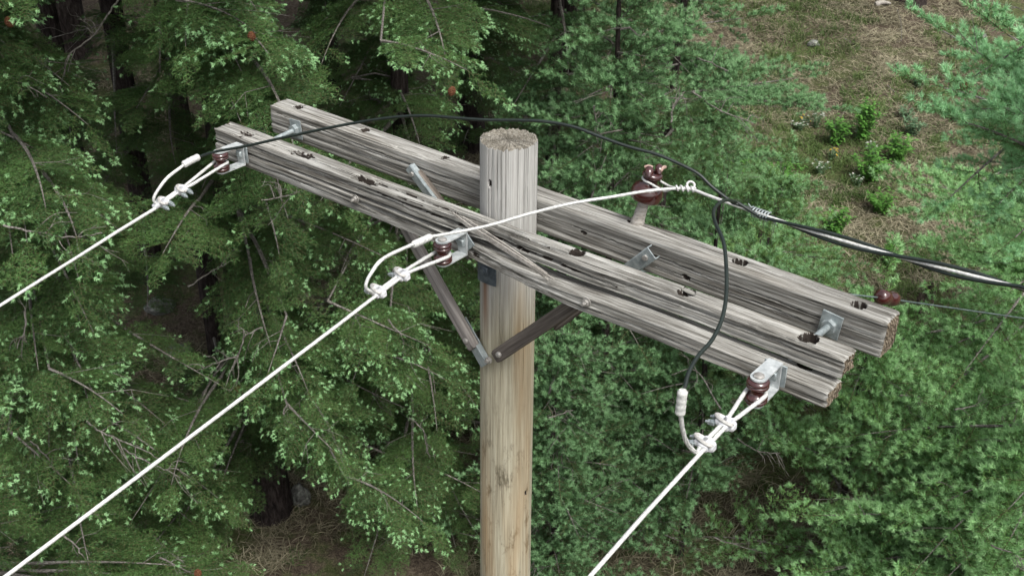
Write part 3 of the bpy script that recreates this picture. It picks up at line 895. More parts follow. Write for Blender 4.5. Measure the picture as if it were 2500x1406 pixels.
# black cables
dl, dr = depth_of(SPL[-1]), depth_of(SPR[-1])
db = depth_of(on_bundle(1850))
blk = [(484, 384), (520, 372), (600, 357), (680, 339), (735, 327), (820, 309), (900, 295), (970, 286), (1040, 283), (1110, 288), (1180, 293), (1260, 294), (1330, 297), (1400, 310), (1460, 332), (1530, 357),
       (1600, 376), (1660, 401), (1705, 425), (1740, 458), (1790, 496)]
def helix(px0, px1, ph0, r, turns):
    out = []
    for u in np.linspace(0, 1, 44):
        p = on_bundle(px0 + (px1 - px0) * u)
        g = ph0 + turns * 2 * math.pi * u
        s1 = unit(np.cross(DB, ZUP)); s2 = np.cross(s1, DB)
        out.append(p + s1 * math.cos(g) * r + s2 * math.sin(g) * r)
    return out
n_ = len(blk)
pts = []
for i, (x, y) in enumerate(blk):
    u = (x - 484) / (1790 - 484.)
    pts.append(at(x, y, dl + (db - dl) * u - .10 * math.sin(u * math.pi)))
def far_tail(h): return h + [h[-1] + DB * 1.5, h[-1] + DB * 5]
mb = MB(); P = spline(pts, 8)
mb.tube(np.concatenate([P, np.array(far_tail(helix(1850, 2490, 2.9, .0105, 1.15)))]), .0048, 12)
tag(mb.build("black_cable", M_black, None, 60), "long black cable arching over the pole top from the left sleeve", "cable")
rb = [(1672, 945), (1682, 908), (1705, 868), (1738, 830), (1762, 780), (1773, 720), (1773, 650), (1766, 590), (1748, 548), (1742, 520), (1752, 500), (1772, 489), (1800, 494)]
mb = MB(); pts = []
for i, (x, y) in enumerate(rb):
    u = i / (len(rb) - 1.)
    pts.append(at(x, y, dr + (db - dr) * u ** 1.2 - .05 * math.sin(u * math.pi)))
P = spline(pts, 8)
mb.tube(np.concatenate([P, np.array(far_tail(helix(1860, 2490, 6.0, .0105, 1.15)))]), .0048, 12)
cab2 = tag(mb.build("black_cable", M_black, None, 60), "black cable hanging in front of the arms down to the right sleeve", "cable")
mb = MB(); q0 = on_bundle(1835); q1 = on_bundle(1880)
s1 = unit(np.cross(DB, ZUP)); s2 = np.cross(s1, DB)
hx = [q0 + (q1 - q0) * u + (s1 * math.cos(u * 40) + s2 * math.sin(u * 40)) * .0135 for u in np.linspace(0, 1, 90)]
mb.tube(np.array(hx), .0018, 6)
mb.cyl(q1, q1 + DB * .02 - ZUP * .022 - s1 * .01, .0015, n=6); mb.cyl(q0 + DB * .01, q0 - DB * .012 + ZUP * .02, .0015, n=6)
tag(mb.build("binding_wire", M_galv, None, 60), "grey wire wrapped round the black cables and the white wire where they join", "wire")

# guy wire with its porcelain strain insulator
GI = at(2166, 727, 4.1)
G1 = at(2500, 777, 4.75)
GP = arr(.085, .02, -.40)
GP = at(1320, 634, depth_of(arr(.09, .03, -.4)))
gd = unit(G1 - GI)
mb = MB()
mb.tube([GP, GI - gd * .045 - ZUP * .004], .0035, 8); mb.tube([GI + gd * .06 - ZUP * .003, G1, G1 + gd * 7 - ZUP * 1.2], .0033, 8)
lp = [GI + gd * .075, GI + gd * .05 - _U * .012, GI - gd * .02 - _U * .018, GI - gd * .055 - _U * .008]
mb.tube(spline(lp, 6), .0035, 8)
guy = tag(mb.build("guy_wire", M_guy, None, 60), "thin grey guy wire behind the rear arm's right end", "wire")
mb = MB()
mb.lathe(GI, gd, [(.010, -.056), (.024, -.052), (.029, -.040), (.029, -.016), (.0255, -.006), (.0250, .0), (.0255, .008), (.029, .018), (.029, .042), (.024, .052), (.010, .056)], 24)
t = mb.build("strain_insulator", M_porc, None, 60); t.parent = guy
mb = MB(); mb.lathe(GI + gd * .055, gd, [(.004, -.004), (.008, 0), (.008, .012), (.004, .018)], 12)
t = mb.build("wire_grip", M_galv_l, None, 60); t.parent = guy

# ================================================================== the place behind: slope, trees, plants
GZ0, GS = -9.0, .20                                      # ground height under the pole, slope away from the camera
def gh(x, y):
    x, y = np.asarray(x, float), np.asarray(y, float)
    return GZ0 + GS * y + .35 * (vn(x * .22 + 50, y * .22 + 50, 60) - .5) + .12 * (vn(x * .9 + 50, y * .9 + 50, 61) - .5) + .04 * (vn(x * 3 + 50, y * 3 + 50, 62) - .5)
def ground_at(px_, py_):
    d = ray(px_, py_); t = 5.0
    for _ in range(60):
        p = CAM + d * t
        e = p[2] - float(gh(p[0], p[1]))
        t += e / (-d[2] + GS * d[1]) * .8
    return CAM + d * t

def ground_mat():
    k = NT("forest_floor"); o = k.obj()
    big = k.noise(k.mapping((1, 1, 1), o), .55, 3, .5)
    mid = k.noise(k.mapping((1, 1, 1), o), 3.5, 5, .65)
    st = k.noise(k.mapping((1, 1, 1), o), 22, 6, .75, .8)
    fi = k.noise(k.mapping((1, 1, 1), o), 90, 3, .7)
    f = k.math('MULTIPLY_ADD', st, .6, k.math('MULTIPLY', fi, .4))
    litter = k.ramp(f, [(.32, (.018, .014, .011)), (.47, (.070, .054, .040)), (.58, (.155, .128, .095)), (.70, (.28, .245, .185))])
    green = k.ramp(f, [(.32, (.015, .022, .008)), (.5, (.065, .09, .03)), (.68, (.17, .19, .08))])
    mask = k.ramp(k.math('MULTIPLY_ADD', mid, .5, k.math('MULTIPLY', big, .5)), [(.47, (0, 0, 0)), (.56, (.8,) * 3)])
    k.bump(f, .03, 1.0)
    return k.set(k.mix(mask, litter, green), .95, spec=.1)
M_ground = ground_mat()
gx = np.linspace(-1, 1, 360); gx = np.sign(gx) * np.abs(gx) ** 1.6 * 70
gy = -12 + np.linspace(0, 1, 420) ** 1.7 * 110
GX, GY = np.meshgrid(gx, gy, indexing='ij')
V = np.stack([GX, GY, gh(GX, GY)], -1).reshape(-1, 3)
I, J = np.meshgrid(np.arange(359), np.arange(419), indexing='ij')
Q = np.stack([I * 420 + J, (I + 1) * 420 + J, (I + 1) * 420 + J + 1, I * 420 + J + 1], -1).reshape(-1, 4)
g = big_mesh("ground", V, Q, [M_ground]); smooth_obj(g, 80); tag(g, kind="structure")

def leaf_mat(name, dark, light, new=None, trans=.25, rough=.55, sc=2.2):
    k = NT(name)
    a = k.n("Attribute", attribute_name="tint", attribute_type='GEOMETRY').outputs["Fac"]
    big = k.noise(k.obj(), sc, 2, .5)
    f = k.math('MULTIPLY_ADD', a, .75, k.math('MULTIPLY', k.math('SUBTRACT', big, .5), .6))
    c = k.ramp(f, [(.0, dark), (.85, light)])
    k.set(c, rough, spec=.25)
    tr = k.n("BsdfTranslucent"); k.l(c, tr.inputs[0])
    mx = k.n("MixShader"); mx.inputs[0].default_value = trans
    k.l(k.b.outputs[0], mx.inputs[1]); k.l(tr.outputs[0], mx.inputs[2]); k.l(mx.outputs[0], k.out.inputs[0])
    return k.m
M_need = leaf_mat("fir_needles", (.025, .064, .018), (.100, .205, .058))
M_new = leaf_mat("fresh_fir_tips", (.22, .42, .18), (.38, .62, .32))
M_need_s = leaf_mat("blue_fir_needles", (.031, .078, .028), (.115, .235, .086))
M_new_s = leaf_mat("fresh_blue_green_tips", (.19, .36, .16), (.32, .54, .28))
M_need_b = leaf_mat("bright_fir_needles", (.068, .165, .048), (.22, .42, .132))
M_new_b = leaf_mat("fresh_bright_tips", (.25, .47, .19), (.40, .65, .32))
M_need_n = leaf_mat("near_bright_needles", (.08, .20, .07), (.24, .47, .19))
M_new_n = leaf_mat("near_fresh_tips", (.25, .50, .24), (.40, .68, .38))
M_need_g = leaf_mat("light_young_needles", (.075, .16, .045), (.23, .40, .13))
M_need_d = leaf_mat("dry_needles", (.05, .06, .02), (.16, .14, .06))
def bark(name, c1, c2, c3, sc=(26, 26, 7)):
    k = NT(name); o = k.obj()
    a = k.noise(k.mapping(sc, o), 1, 6, .7, .4)
    b = k.noise(k.mapping((3, 3, 3), o), 1, 3, .6)
    f = k.math('MULTIPLY_ADD', a, .8, k.math('MULTIPLY', b, .2))
    k.bump(f, .04, 1.0)
    return k.set(k.ramp(f, [(.35, c1), (.5, c2), (.66, c3)]), .95, spec=.1)
M_bark = bark("dark_fir_bark", (.010, .008, .008), (.035, .028, .026), (.085, .072, .066))
M_bark_g = bark("grey_twig_bark", (.07, .065, .058), (.18, .17, .15), (.36, .345, .315), (40, 40, 20))
M_twig = bark("olive_twig", (.05, .042, .02), (.115, .10, .052), (.19, .17, .10), (60, 60, 60))
M_cone = bark("red_brown_cone", (.07, .03, .016), (.19, .082, .042), (.34, .18, .11), (120, 120, 120))
M_rock = bark("lichen_rock", (.06, .06, .055), (.16, .165, .15), (.33, .35, .31), (12, 12, 12))

# ---- spray templates: arrays of triangles (k, 3, 3), material (0 needle, 1 new tip, 2 twig), tint
def tri_needles(P, D, L, w, r):
    """one thin triangle per needle: base at P, pointing along D"""
    n = len(P)
    q = r.normal(size=(n, 3)); side = np.cross(D, q); side /= np.linalg.norm(side, axis=1, keepdims=True) + 1e-9
    L = np.asarray(L).reshape(-1, 1); w = np.asarray(w).reshape(-1, 1)
    return np.stack([P - side * w / 2, P + side * w / 2, P + D * L], 1)
def twig_tris(a, b, r0):
    d = unit(b - a); u = unit(np.cross(d, arr(.1, .2, 1))); w = np.cross(d, u)
    P = [u * math.cos(t) + w * math.sin(t) for t in (0, 2.1, 4.2)]
    T = []
    for i in range(3):
        p, q = P[i], P[(i + 1) % 3]
        T.append([a + p * r0, a + q * r0, b + q * r0 * .5]); T.append([a + p * r0, b + q * r0 * .5, b + p * r0 * .5])
    return np.array(T)
def fir_spray(L, seed, brush=False, step=.0115):
    r = np.random.default_rng(seed)
    segs = []                                            # (start, end, order)
    n = int(L / (.034 if not brush else .048))
    axis_end = arr(L, 0, 0)
    segs.append((arr(0, 0, 0), axis_end, 0))
    for i in range(n):
        u = (i + .6) / n
        for sg in (-1, 1):
            if r.random() < .08: continue
            l = L * .52 * (1 - u * .80) * r.uniform(.75, 1.1) * min(1, .45 + u * 1.6)
            if l < .03: l = .03
            g = math.radians(r.uniform(42, 58)) * sg
            p = axis_end * u
            lift = r.normal(0, .10) + (.35 if brush else 0)
            d = unit(arr(math.cos(g), math.sin(g), lift))
            e = p + d * l
            segs.append((p, e, 1))
            if l > .09:
                m = int(l / .045)
                for j in range(m):
                    uu = (j + .7) / m
                    for s2 in (-1, 1):
                        g2 = g + math.radians(r.uniform(38, 55)) * s2
                        l2 = max(.022, l * .42 * (1 - uu * .7) * r.uniform(.6, 1.1))
                        d2 = unit(arr(math.cos(g2), math.sin(g2), r.normal(0, .12) + (.4 if brush else 0)))
                        q = p + (e - p) * uu
                        segs.append((q, q + d2 * l2, 2))
    T, Mi, Ti = [], [], []
    tips = []
    for (a, b, o_) in segs:
        d = b - a; l = np.linalg.norm(d); d = d / l
        tt = twig_tris(a, b, .0028 if o_ == 0 else .0016); T.append(tt); Mi += [2] * len(tt); Ti += [r.random()] * len(tt)
        k_ = max(3, int(l / step))
        t = (np.arange(k_) + r.random(k_)) / k_ * l
        if brush:
            reps = 3
            t = np.repeat(t, reps); ph = r.uniform(0, 2 * np.pi, len(t)); fwd_ = r.uniform(.5, .95, len(t)); nl = r.uniform(.024, .036, len(t)); w = .0046
        else:
            reps = 2
            t = np.repeat(t, reps); side_ = np.tile([1, -1], k_)[:len(t)]
            ph = np.where(side_ > 0, 0, np.pi) + r.normal(0, .5, len(t)); fwd_ = r.uniform(.35, .8, len(t)); nl = r.uniform(.022, .034, len(t)); w = .0046
        u = unit(np.cross(arr(0, 0, 1), d)); v = np.cross(d, u)
        D = d * fwd_[:, None] + (u * np.cos(ph)[:, None] + v * np.sin(ph)[:, None])
        D /= np.linalg.norm(D, axis=1, keepdims=True)
        P = a + d * t[:, None]
        T.append(tri_needles(P, D, nl, np.full(len(t), w), r)); Mi += [0] * len(t)
        base = r.uniform(.2, .8)
        Ti += list(np.clip(base + r.normal(0, .15, len(t)) + (.15 if o_ == 2 else 0), 0, 1))
        tips.append((b, d, o_))
    # new growth
    NT_, NI = [], []
    for (b, d, o_) in tips:
        x = b[0] / L; edge = abs(b[1]) / (L * .4)
        pr_ = (.03 + .80 * max(x ** 3, min(1, edge) ** 3)) if o_ < 2 else .03
        if brush: pr_ = .35 + .65 * max(x, min(1, edge))
        if r.random() > pr_: continue
        k_ = 26 if not brush else 32
        dd = unit(d + arr(.1, 0, (-.15 if not brush else .35)) + r.normal(0, .15, 3))
        u = unit(np.cross(dd, arr(.3, .2, 1))); v = np.cross(dd, u)
        ph = r.uniform(0, 2 * np.pi, k_); sp = r.uniform(.1, 2.4, k_) if not brush else r.uniform(.4, 2.0, k_)
        D = dd * 1.0 + (u * np.cos(ph)[:, None] + v * np.sin(ph)[:, None]) * sp[:, None]
        D /= np.linalg.norm(D, axis=1, keepdims=True)
        P = b + dd * r.uniform(-.006, .020, k_)[:, None]
        sz = r.uniform(.8, 1.25)
        NT_.append(tri_needles(P, D, (r.uniform(.014, .026, k_) if not brush else r.uniform(.026, .038, k_)) * sz, np.full(k_, .0062 if not brush else .0040), r)); NI.append(np.clip(r.uniform(.15, .85) + r.normal(0, .15, k_), 0, 1))
    # the whole fan arches a little and its edges hang
    T = np.concatenate(T); N = np.concatenate(NT_) if NT_ else np.zeros((0, 3, 3)); NI = np.concatenate(NI) if NI else np.zeros(0)
    def bend(A):
        A = A.copy(); x, y = A[..., 0], A[..., 1]
        A[..., 2] += (-.16 * x * x / L * (1 if not brush else -.6)) - .30 * y * y / L * (1 if not brush else .3)
        return A
    nid = np.repeat(np.arange(len(N) // 1), 1)
    return dict(T=bend(T), M=np.array(Mi), C=np.array(Ti), N=bend(N), NC=NI, L=L, k=(32 if brush else 26))
FIR = {L: [fir_spray(L, 100 + i + int(L * 1000)) for i in range(3)] for L in (.24, .36, .5)}
BRU = {L: [fir_spray(L, 300 + i + int(L * 1000), True, .0135) for i in range(3)] for L in (.20, .30, .40)}

class Crown:
    def __init__(s): s.T, s.M, s.C = [], [], []
    def put(s, tm, o, R, sc, tipp, r):
        T = tm['T'] @ R.T * sc + o
        sh = r.normal(0, .20)
        s.T.append(T); s.M.append(tm['M']); s.C.append(tm['C'] + sh)
        N = tm['N']
        if len(N) and tipp > 0:
            k_ = tm['k']; keep = np.repeat(r.random(len(N) // k_) < tipp, k_)
            s.T.append(N[keep] @ R.T * sc + o); s.M.append(np.full(keep.sum(), 1)); s.C.append(tm['NC'][keep])
    def wood(s, P, r0, r1):
        P = np.asarray(P); n = len(P); b = MB(); b.tube(P, np.linspace(r0, r1, n), 5, caps=False)
        V = np.concatenate(b.v); F = np.array(b.f)
        s.T.append(V[np.concatenate([F[:, [0, 1, 2]], F[:, [0, 2, 3]]])]); k_ = len(F) * 2
        s.M.append(np.full(k_, 3)); s.C.append(np.full(k_, .5))
    def build(s, name, mats, parent):
        T = np.concatenate(s.T); k_ = len(T)
        return big_mesh(name, T.reshape(-1, 3), np.arange(k_ * 3).reshape(-1, 3), mats, np.concatenate(s.M), np.clip(np.concatenate(s.C), 0, 1), parent)
NSPRAY = 0
TIPS = []
def bough(cr, p0, p1, r, kind='f', tipp=.6, dens=1.0, big=1.0):
    global NSPRAY
    if big < 2: TIPS.append((p1, cr))
    lib = BRU if kind in 'sbN' else FIR
    if big == 1.0 and kind in 'sbN': big = {'s': 1.15, 'b': 1.35, 'N': .8}[kind]
    v = p1 - p0; L = np.linalg.norm(v)
    mid = (p0 + p1) / 2 + ZUP * (L * r.uniform(.02, .14)) + r.normal(0, .04, 3) * L
    ts = np.linspace(0, 1, 12)[:, None]
    P = (1 - ts) ** 2 * p0 + 2 * ts * (1 - ts) * mid + ts ** 2 * p1
    cr.wood(P, .007 + .008 * L, .003)
    roll = r.normal(0, .22)
    if big < 2:
        for _ in range(2):
            a = P[r.integers(2, 9)]; t_ = unit(p1 - p0); d_ = unit(t_ * r.uniform(.3, 1) + unit(np.cross(ZUP, t_)) * r.choice([-1, 1]) * r.uniform(.4, 1) + ZUP * r.uniform(-.25, .35)); l_ = r.uniform(.2, .55)
            m1 = a + d_ * l_ * .5 + r.normal(0, .02, 3); e1 = a + unit(d_ + t_ * .4) * l_
            cr.wood([a, m1, e1], .0036, .0012)
            cr.wood([m1, m1 + unit(d_ + r.normal(0, .6, 3)) * l_ * .4], .0022, .001)
    n = max(3, int(L / .17 * dens / big))
    for i in range(n + 1):
        u = .18 + .82 * (i / n)
        for sg in ((-1, 1) if i < n else (0,)):
            if r.random() < .10 and sg: continue
            q = np.clip(u + r.normal(0, .02), 0, 1)
            p = (1 - q) ** 2 * p0 + 2 * q * (1 - q) * mid + q * q * p1
            t = unit(2 * (1 - q) * (mid - p0) + 2 * q * (p1 - mid))
            side = unit(np.cross(ZUP, t)); up = np.cross(t, side)
            side2 = side * math.cos(roll) + up * math.sin(roll)
            g = math.radians(r.uniform(38, 68)) * sg
            d = unit(t * math.cos(g) + side2 * math.sin(g) - ZUP * r.uniform(-.08, .16) * (1 if kind not in 'sbN' else .2))
            want = (.20 + .42 * (1 - q) * min(1.2, L)) if sg else .32
            key = min(lib, key=lambda a: abs(a - want * (1 if kind not in 'sbN' else .85)))
            tm = lib[key][r.integers(3)]
            nz = unit(np.cross(d, np.cross(unit(up + r.normal(0, .25, 3)), d)))
            R = np.stack([d, np.cross(nz, d), nz], 1)
            cr.put(tm, p, R, r.uniform(.85, 1.2) * big, tipp, r)
            NSPRAY += 1

def trunk_mesh(name, base, top, r0, r1, mat, parent, rough=.06, nseg=90, flare=.25):
    n, na = nseg, 40
    u = np.linspace(0, 1, n); th = np.linspace(0, 2 * np.pi, na, endpoint=False)
    U, TT = np.meshgrid(u, th, indexing='ij')
    c = base + (top - base) * u[:, None] + np.stack([.10 * (vn(u * 3, u * 0, int(r0 * 1e4)) - .5), .1 * (vn(u * 3, u * 0, int(r0 * 1e4) + 3) - .5), u * 0], 1)
    H = np.linalg.norm(top - base)
    R = (r0 + (r1 - r0) * U + flare * r0 * np.exp(-U * H / .25)) * (1 + rough * (2 * vn(np.cos(TT) * 6 + 20, np.sin(TT) * 6 + U * H * 1.6, 7) - 1) + rough * (2 * vn(np.cos(TT) * 14 + 50, np.sin(TT) * 14 + U * H * 4, 9) - 1))
    V = np.stack([c[:, None, 0] + R * np.cos(TT), c[:, None, 1] + R * np.sin(TT), np.broadcast_to(c[:, None, 2], R.shape)], -1).reshape(-1, 3)
    I, J = np.meshgrid(np.arange(n - 1), np.arange(na), indexing='ij'); J2 = (J + 1) % na
    Q = np.stack([I * na + J, I * na + J2, (I + 1) * na + J2, (I + 1) * na + J], -1).reshape(-1, 4)
    V = np.concatenate([V, c[-1:][:]]); k_ = len(V) - 1
    j = np.arange(na); capq = np.stack([(n - 1) * na + j, (n - 1) * na + (j + 1) % na, np.full(na, k_), np.full(na, k_)], -1)
    T3 = np.concatenate([Q[:, [0, 1, 2]], Q[:, [0, 2, 3]], capq[:, :3]])
    o = big_mesh(name, V, T3, [mat], None, None, parent)
    return smooth_obj(o, 60)

# ---- the trees: foot (pixel on the ground or x, y), height, trunk radii, kind, reach, label
def XY(px_, py_):
    p = ground_at(px_, py_); return (p[0], p[1])
TREES = [
    dict(n="fir_tree", xy=XY(668, 1250), h=11.5, r=(.225, .185), k='f', lab="big fir whose thick dark trunk shows at the lower left, left of the pole"),
    dict(n="fir_tree", xy=XY(178, 128), h=12, r=(.36, .24), k='f', lab="far fir with a broad black trunk at the top left corner"),
    dict(n="fir_tree", xy=(-4.6, 6.2), h=10, r=(.14, .10), k='f', lab="fir reaching in over the left edge, level with the left line wire"),
    dict(n="fir_tree", xy=XY(1010, 1075), h=9.5, r=(.12, .08), k='f', lab="fir close behind the pole on its left, below the front cross-arm"),
    dict(n="fir_tree", xy=(-.7, 14.5), h=12, r=(.22, .16), k='f', lab="fir with fresh tips at the top centre, above the rear cross-arm"),
    dict(n="fir_tree", xy=(-5.2, 11.0), h=11, r=(.16, .12), k='f', lab="dark fir deep in the shade behind the left wire"),
    dict(n="fir_tree", xy=(-3.9, 9.2), h=11, r=(.13, .09), k='f', lab="slender fir behind the left ends of the two cross-arms"),
    dict(n="fir_tree", xy=(-1.45, 10.8), h=11, r=(.14, .10), k='f', lab="fir between the pole top and the left ends of the cross-arms"),
    dict(n="fir_tree", xy=(-6.9, 13.0), h=12, r=(.18, .13), k='f', lab="fir at the top left edge beyond the broad black trunk"),
    dict(n="fir_tree", xy=(-3.4, 16.5), h=13, r=(.22, .17), k='f', lab="far fir at the top, between the left arm ends and the top edge"),
    dict(n="fir_tree", xy=(-4.5, 3.7), h=8.6, r=(.13, .09), k='f', lab="shaded fir in the bottom left corner, under the middle wire"),
    dict(n="fir_tree", xy=(1.85, 8.9), h=7.6, r=(.06, .03), k='f', lab="yellow-green tipped fir behind the right clamp pair"),
    dict(n="fir_tree", xy=XY(1395, 190), h=12, r=(.20, .15), k='s', lab="dark blue-green fir reaching over the clearing at the top, right of centre"),
    dict(n="fir_tree", xy=XY(2222, 4), h=13, r=(.30, .2), k='s', lab="big tree at the top right whose dark foot and roots touch the top edge"),
    dict(n="fir_tree", xy=(1.7, 12.6), h=11, r=(.11, .08), k='s', reach=3.9, lab="dark fir at the top edge, next to the grassy clearing"),
    dict(n="fir_tree", xy=(.5, 9.6), h=9.5, r=(.11, .07), k='s', lab="blue-green fir hidden behind the top of the pole"),
    dict(n="spruce_tree", xy=(.95, 6.6), h=7.4, r=(.045, .015), k='s', cone=1.25, lab="slim blue-green spruce right beside the pole on its right"),
    dict(n="spruce_tree", xy=(2.0, 6.4), h=4.6, r=(.045, .015), k='s', cone=1.3, lab="dark spruce at the bottom, between the pole and the right line wire"),
    dict(n="spruce_tree", xy=(.45, 5.6), h=3.6, r=(.05, .015), k='s', cone=1.0, lab="short blue-green spruce at the foot of the picture, right of the pole"),
    dict(n="fir_tree", xy=(4.3, 3.3), h=11, r=(.11, .08), k='N', reach=2.9, lab="nearest bright green fir, its tips rising into the clearing from the top right edge"),
    dict(n="fir_tree", xy=(5.2, 5.2), h=7.0, r=(.12, .08), k='b', lab="bushy bright green fir filling the lower right corner"),
    dict(n="fir_tree", xy=(5.9, 7.4), h=8.0, r=(.12, .08), k='b', lab="bright green fir at the right edge below the black cables"),
    dict(n="fir_tree", xy=(7.1, 10.2), h=9, r=(.14, .10), k='b', lab="bright green fir reaching in from the right edge beside the clearing"),
    dict(n="fir_tree", xy=(3.0, 8.3), h=2.8, r=(.045, .015), k='g', cone=1.35, lab="light young fir showing above the right third of the rear arm"),
    dict(n="fir_tree", xy=(4.3, 5.4), h=2.8, r=(.045, .015), k='b', cone=1.4, lab="young green fir just beyond the right ends of the cross-arms"),
    dict(n="fir_tree", xy=(3.5, 6.0), h=3.7, r=(.045, .015), k='b', cone=1.5, lab="young fir at the bottom, right of the right line wire"),
    dict(n="fir_tree", xy=(2.75, 11.6), h=2.9, r=(.05, .02), k='g', cone=1.2, lab="low light green young fir right behind the pin insulator"),
    dict(n="fir_tree", xy=(2.2, 10.4), h=2.6, r=(.05, .02), k='g', cone=1.2, lab="light green young fir between the hanging black cable and the pin insulator"),
    dict(n="fir_tree", xy=(3.1, 9.2), h=2.2, r=(.05, .02), k='g', cone=1.2, lab="low light green young fir above the middle of the rear arm's right half"),
    dict(n="fir_tree", xy=(3.55, 10.3), h=2.3, r=(.05, .02), k='g', cone=1.1, lab="low bushy young fir behind the rear arm, between pin insulator and guy wire"),
]
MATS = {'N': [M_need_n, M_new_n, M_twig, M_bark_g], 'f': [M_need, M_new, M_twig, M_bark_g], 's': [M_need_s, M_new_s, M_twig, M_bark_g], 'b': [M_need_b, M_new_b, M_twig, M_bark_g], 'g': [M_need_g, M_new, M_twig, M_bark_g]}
for t in TREES:
    x, y = t['xy']; t['base'] = arr(x, y, float(gh(x, y)) - .15); t['top'] = t['base'] + arr(0, 0, t['h'] + .15); t['crown'] = Crown(); t['cnt'] = 0

# coverage map of the photograph, one letter per 100 px: which tree family is seen there
MAP = """
F.ddFFffFFFFFFssss.......
dd.ddFFf.dFffdssssS....NN
FfddddddfdffdssdsssS...NN
Ffd..ddffdffssffssSS...NN
ffd.dddfFdffSsfsssgg...NN
fFd.dddddffFSsffsggg..BBN
FFdd.ddffFffffsssgg..BBBB
fFfd..dfFFFFffssfg...bBBB
dFff..fFFFFfssssfgg.bBBBB
FFFfdfFFFFfdssSsfddbbBBBB
FFFFdfFfffFdssssdfbBBBBBB
fFFfffffFFFdsssfffbBbBBBB
dfffdf.ffFfdssSsddfbBBBBB
dddfff..dddfssssfd.bBBBBB
dddddd..dffssssdddbbbbbbb
""".strip().split("\n")
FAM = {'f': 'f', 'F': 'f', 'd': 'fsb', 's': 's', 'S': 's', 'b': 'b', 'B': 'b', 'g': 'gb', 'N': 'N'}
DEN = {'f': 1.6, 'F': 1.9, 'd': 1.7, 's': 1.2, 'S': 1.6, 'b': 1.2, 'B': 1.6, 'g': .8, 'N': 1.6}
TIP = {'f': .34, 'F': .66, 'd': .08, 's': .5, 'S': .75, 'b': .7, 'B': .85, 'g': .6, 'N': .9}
CLEAR = [(655, 1175, 80, 105), (735, 1205, 70, 70), (640, 985, 75, 45), (492, 252, 72, 75), (130, 58, 70, 60), (770, 1330, 80, 70), (440, 840, 50, 35), (720, 280, 1, 1),
         (2160, 690, 150, 75), (2080, 560, 110, 80), (2100, 350, 170, 120), (2090, 150, 230, 170), (870, 130, 40, 25), (360, 310, 30, 35), (250, 560, 40, 25), (1950, 480, 60, 60), (1860, 610, 40, 30),
         (1860, 480, 170, 80), (2000, 560, 170, 130), (2245, 735, 100, 75), (1960, 1020, 110, 55), (1780, 1230, 110, 50), (1900, 1160, 60, 60), (2130, 1150, 55, 80), (1560, 1385, 60, 30), (2260, 1300, 50, 40), (2130, 1300, 70, 50), (1850, 1210, 90, 40), (250, 1180, 40, 30), (540, 735, 40, 50), (940, 1050, 50, 30), (1590, 215, 50, 30), (1450, 260, 40, 25)]
def blocked(q, n):
    for (cx, cy, rx, ry) in CLEAR:
        if n in ('s', 'b') and rx < 50: continue
        if ((q[0] - cx) / rx) ** 2 + ((q[1] - cy) / ry) ** 2 < 1: return True
    return False
rb_ = np.random.default_rng(7)
def cell(px_, py_):
    i, j = int(py_ // 100), int(px_ // 100)
    return MAP[min(max(i, 0), 14)][min(max(j, 0), 24)]
for i in range(-1, 15):
    for j in range(-2, 27):
        ch = MAP[min(max(i, 0), 14)][min(max(j, 0), 24)]
        if ch == '.': continue
        outside = i < 0 or j < 0 or j > 24
        n = int(DEN[ch] * (.5 if outside else 1) + rb_.random()); done_ = 0
        for _ in range(n * 5):
            if done_ >= n: break
            px_, py_ = (j + rb_.random()) * 100, (i + rb_.random()) * 100
            dr_ = ray(px_, py_)
            best = []
            for t in TREES:
                fam = t['k']
                if fam not in FAM[ch] or t.get('cone'): continue
                b = t['base']
                # closest approach of the view ray to the trunk, in plan
                h2 = dr_[:2] @ dr_[:2]
                tc = ((b[:2] - CAM[:2]) @ dr_[:2]) / h2
                lat = np.linalg.norm(CAM[:2] + dr_[:2] * tc - b[:2])
                reach = t.get('reach', min(3.2, .34 * t['h']))
                if lat > reach: continue
                half = math.sqrt(max(reach ** 2 - lat ** 2, 0)) / math.sqrt(h2)
                tt = tc + rb_.uniform(-1, .35) * half
                tip = CAM + dr_ * tt
                zt = tip[2]
                if zt < gh(tip[0], tip[1]) + .5 or zt > t['top'][2] - .05: continue
                dist = np.linalg.norm(tip[:2] - b[:2])
                frac = (t['top'][2] - zt) / t['h']
                if t['h'] < 9 and dist > .25 + 2.3 * frac * t['h'] / 5: continue
                z0 = min(zt + dist * rb_.uniform(-.16, .26), t['top'][2] - .08)
                p0 = arr(b[0], b[1], z0)
                m_ = pix((p0 + tip) / 2)
                if 0 <= m_[0] < 2500 and 0 <= m_[1] < 1406 and cell(*m_) == '.': continue
                if dist < .3: continue
                if any(blocked(pix(p0 * (1 - w) + tip * w), t['k']) for w in (.3, .5, .7, .85, 1.0, 1.08)): continue
                best.append((lat + rb_.random() * .8, t, p0, tip))
            if not best: continue
            best.sort(key=lambda q: q[0])
            _, t, p0, tip = best[0]
            v = tip - p0; L = np.linalg.norm(v)
            q = p0 if L < 1.7 else tip - v / L * rb_.uniform(1.2, 1.7)
            if L >= 1.7: t['crown'].wood(np.linspace(p0, q, 5), .007 + .008 * L, .012)
            bough(t['crown'], q, tip, rb_, t['k'] if t['k'] != 'g' else 'f', TIP[ch], .9)
            t['cnt'] += 1; done_ += 1
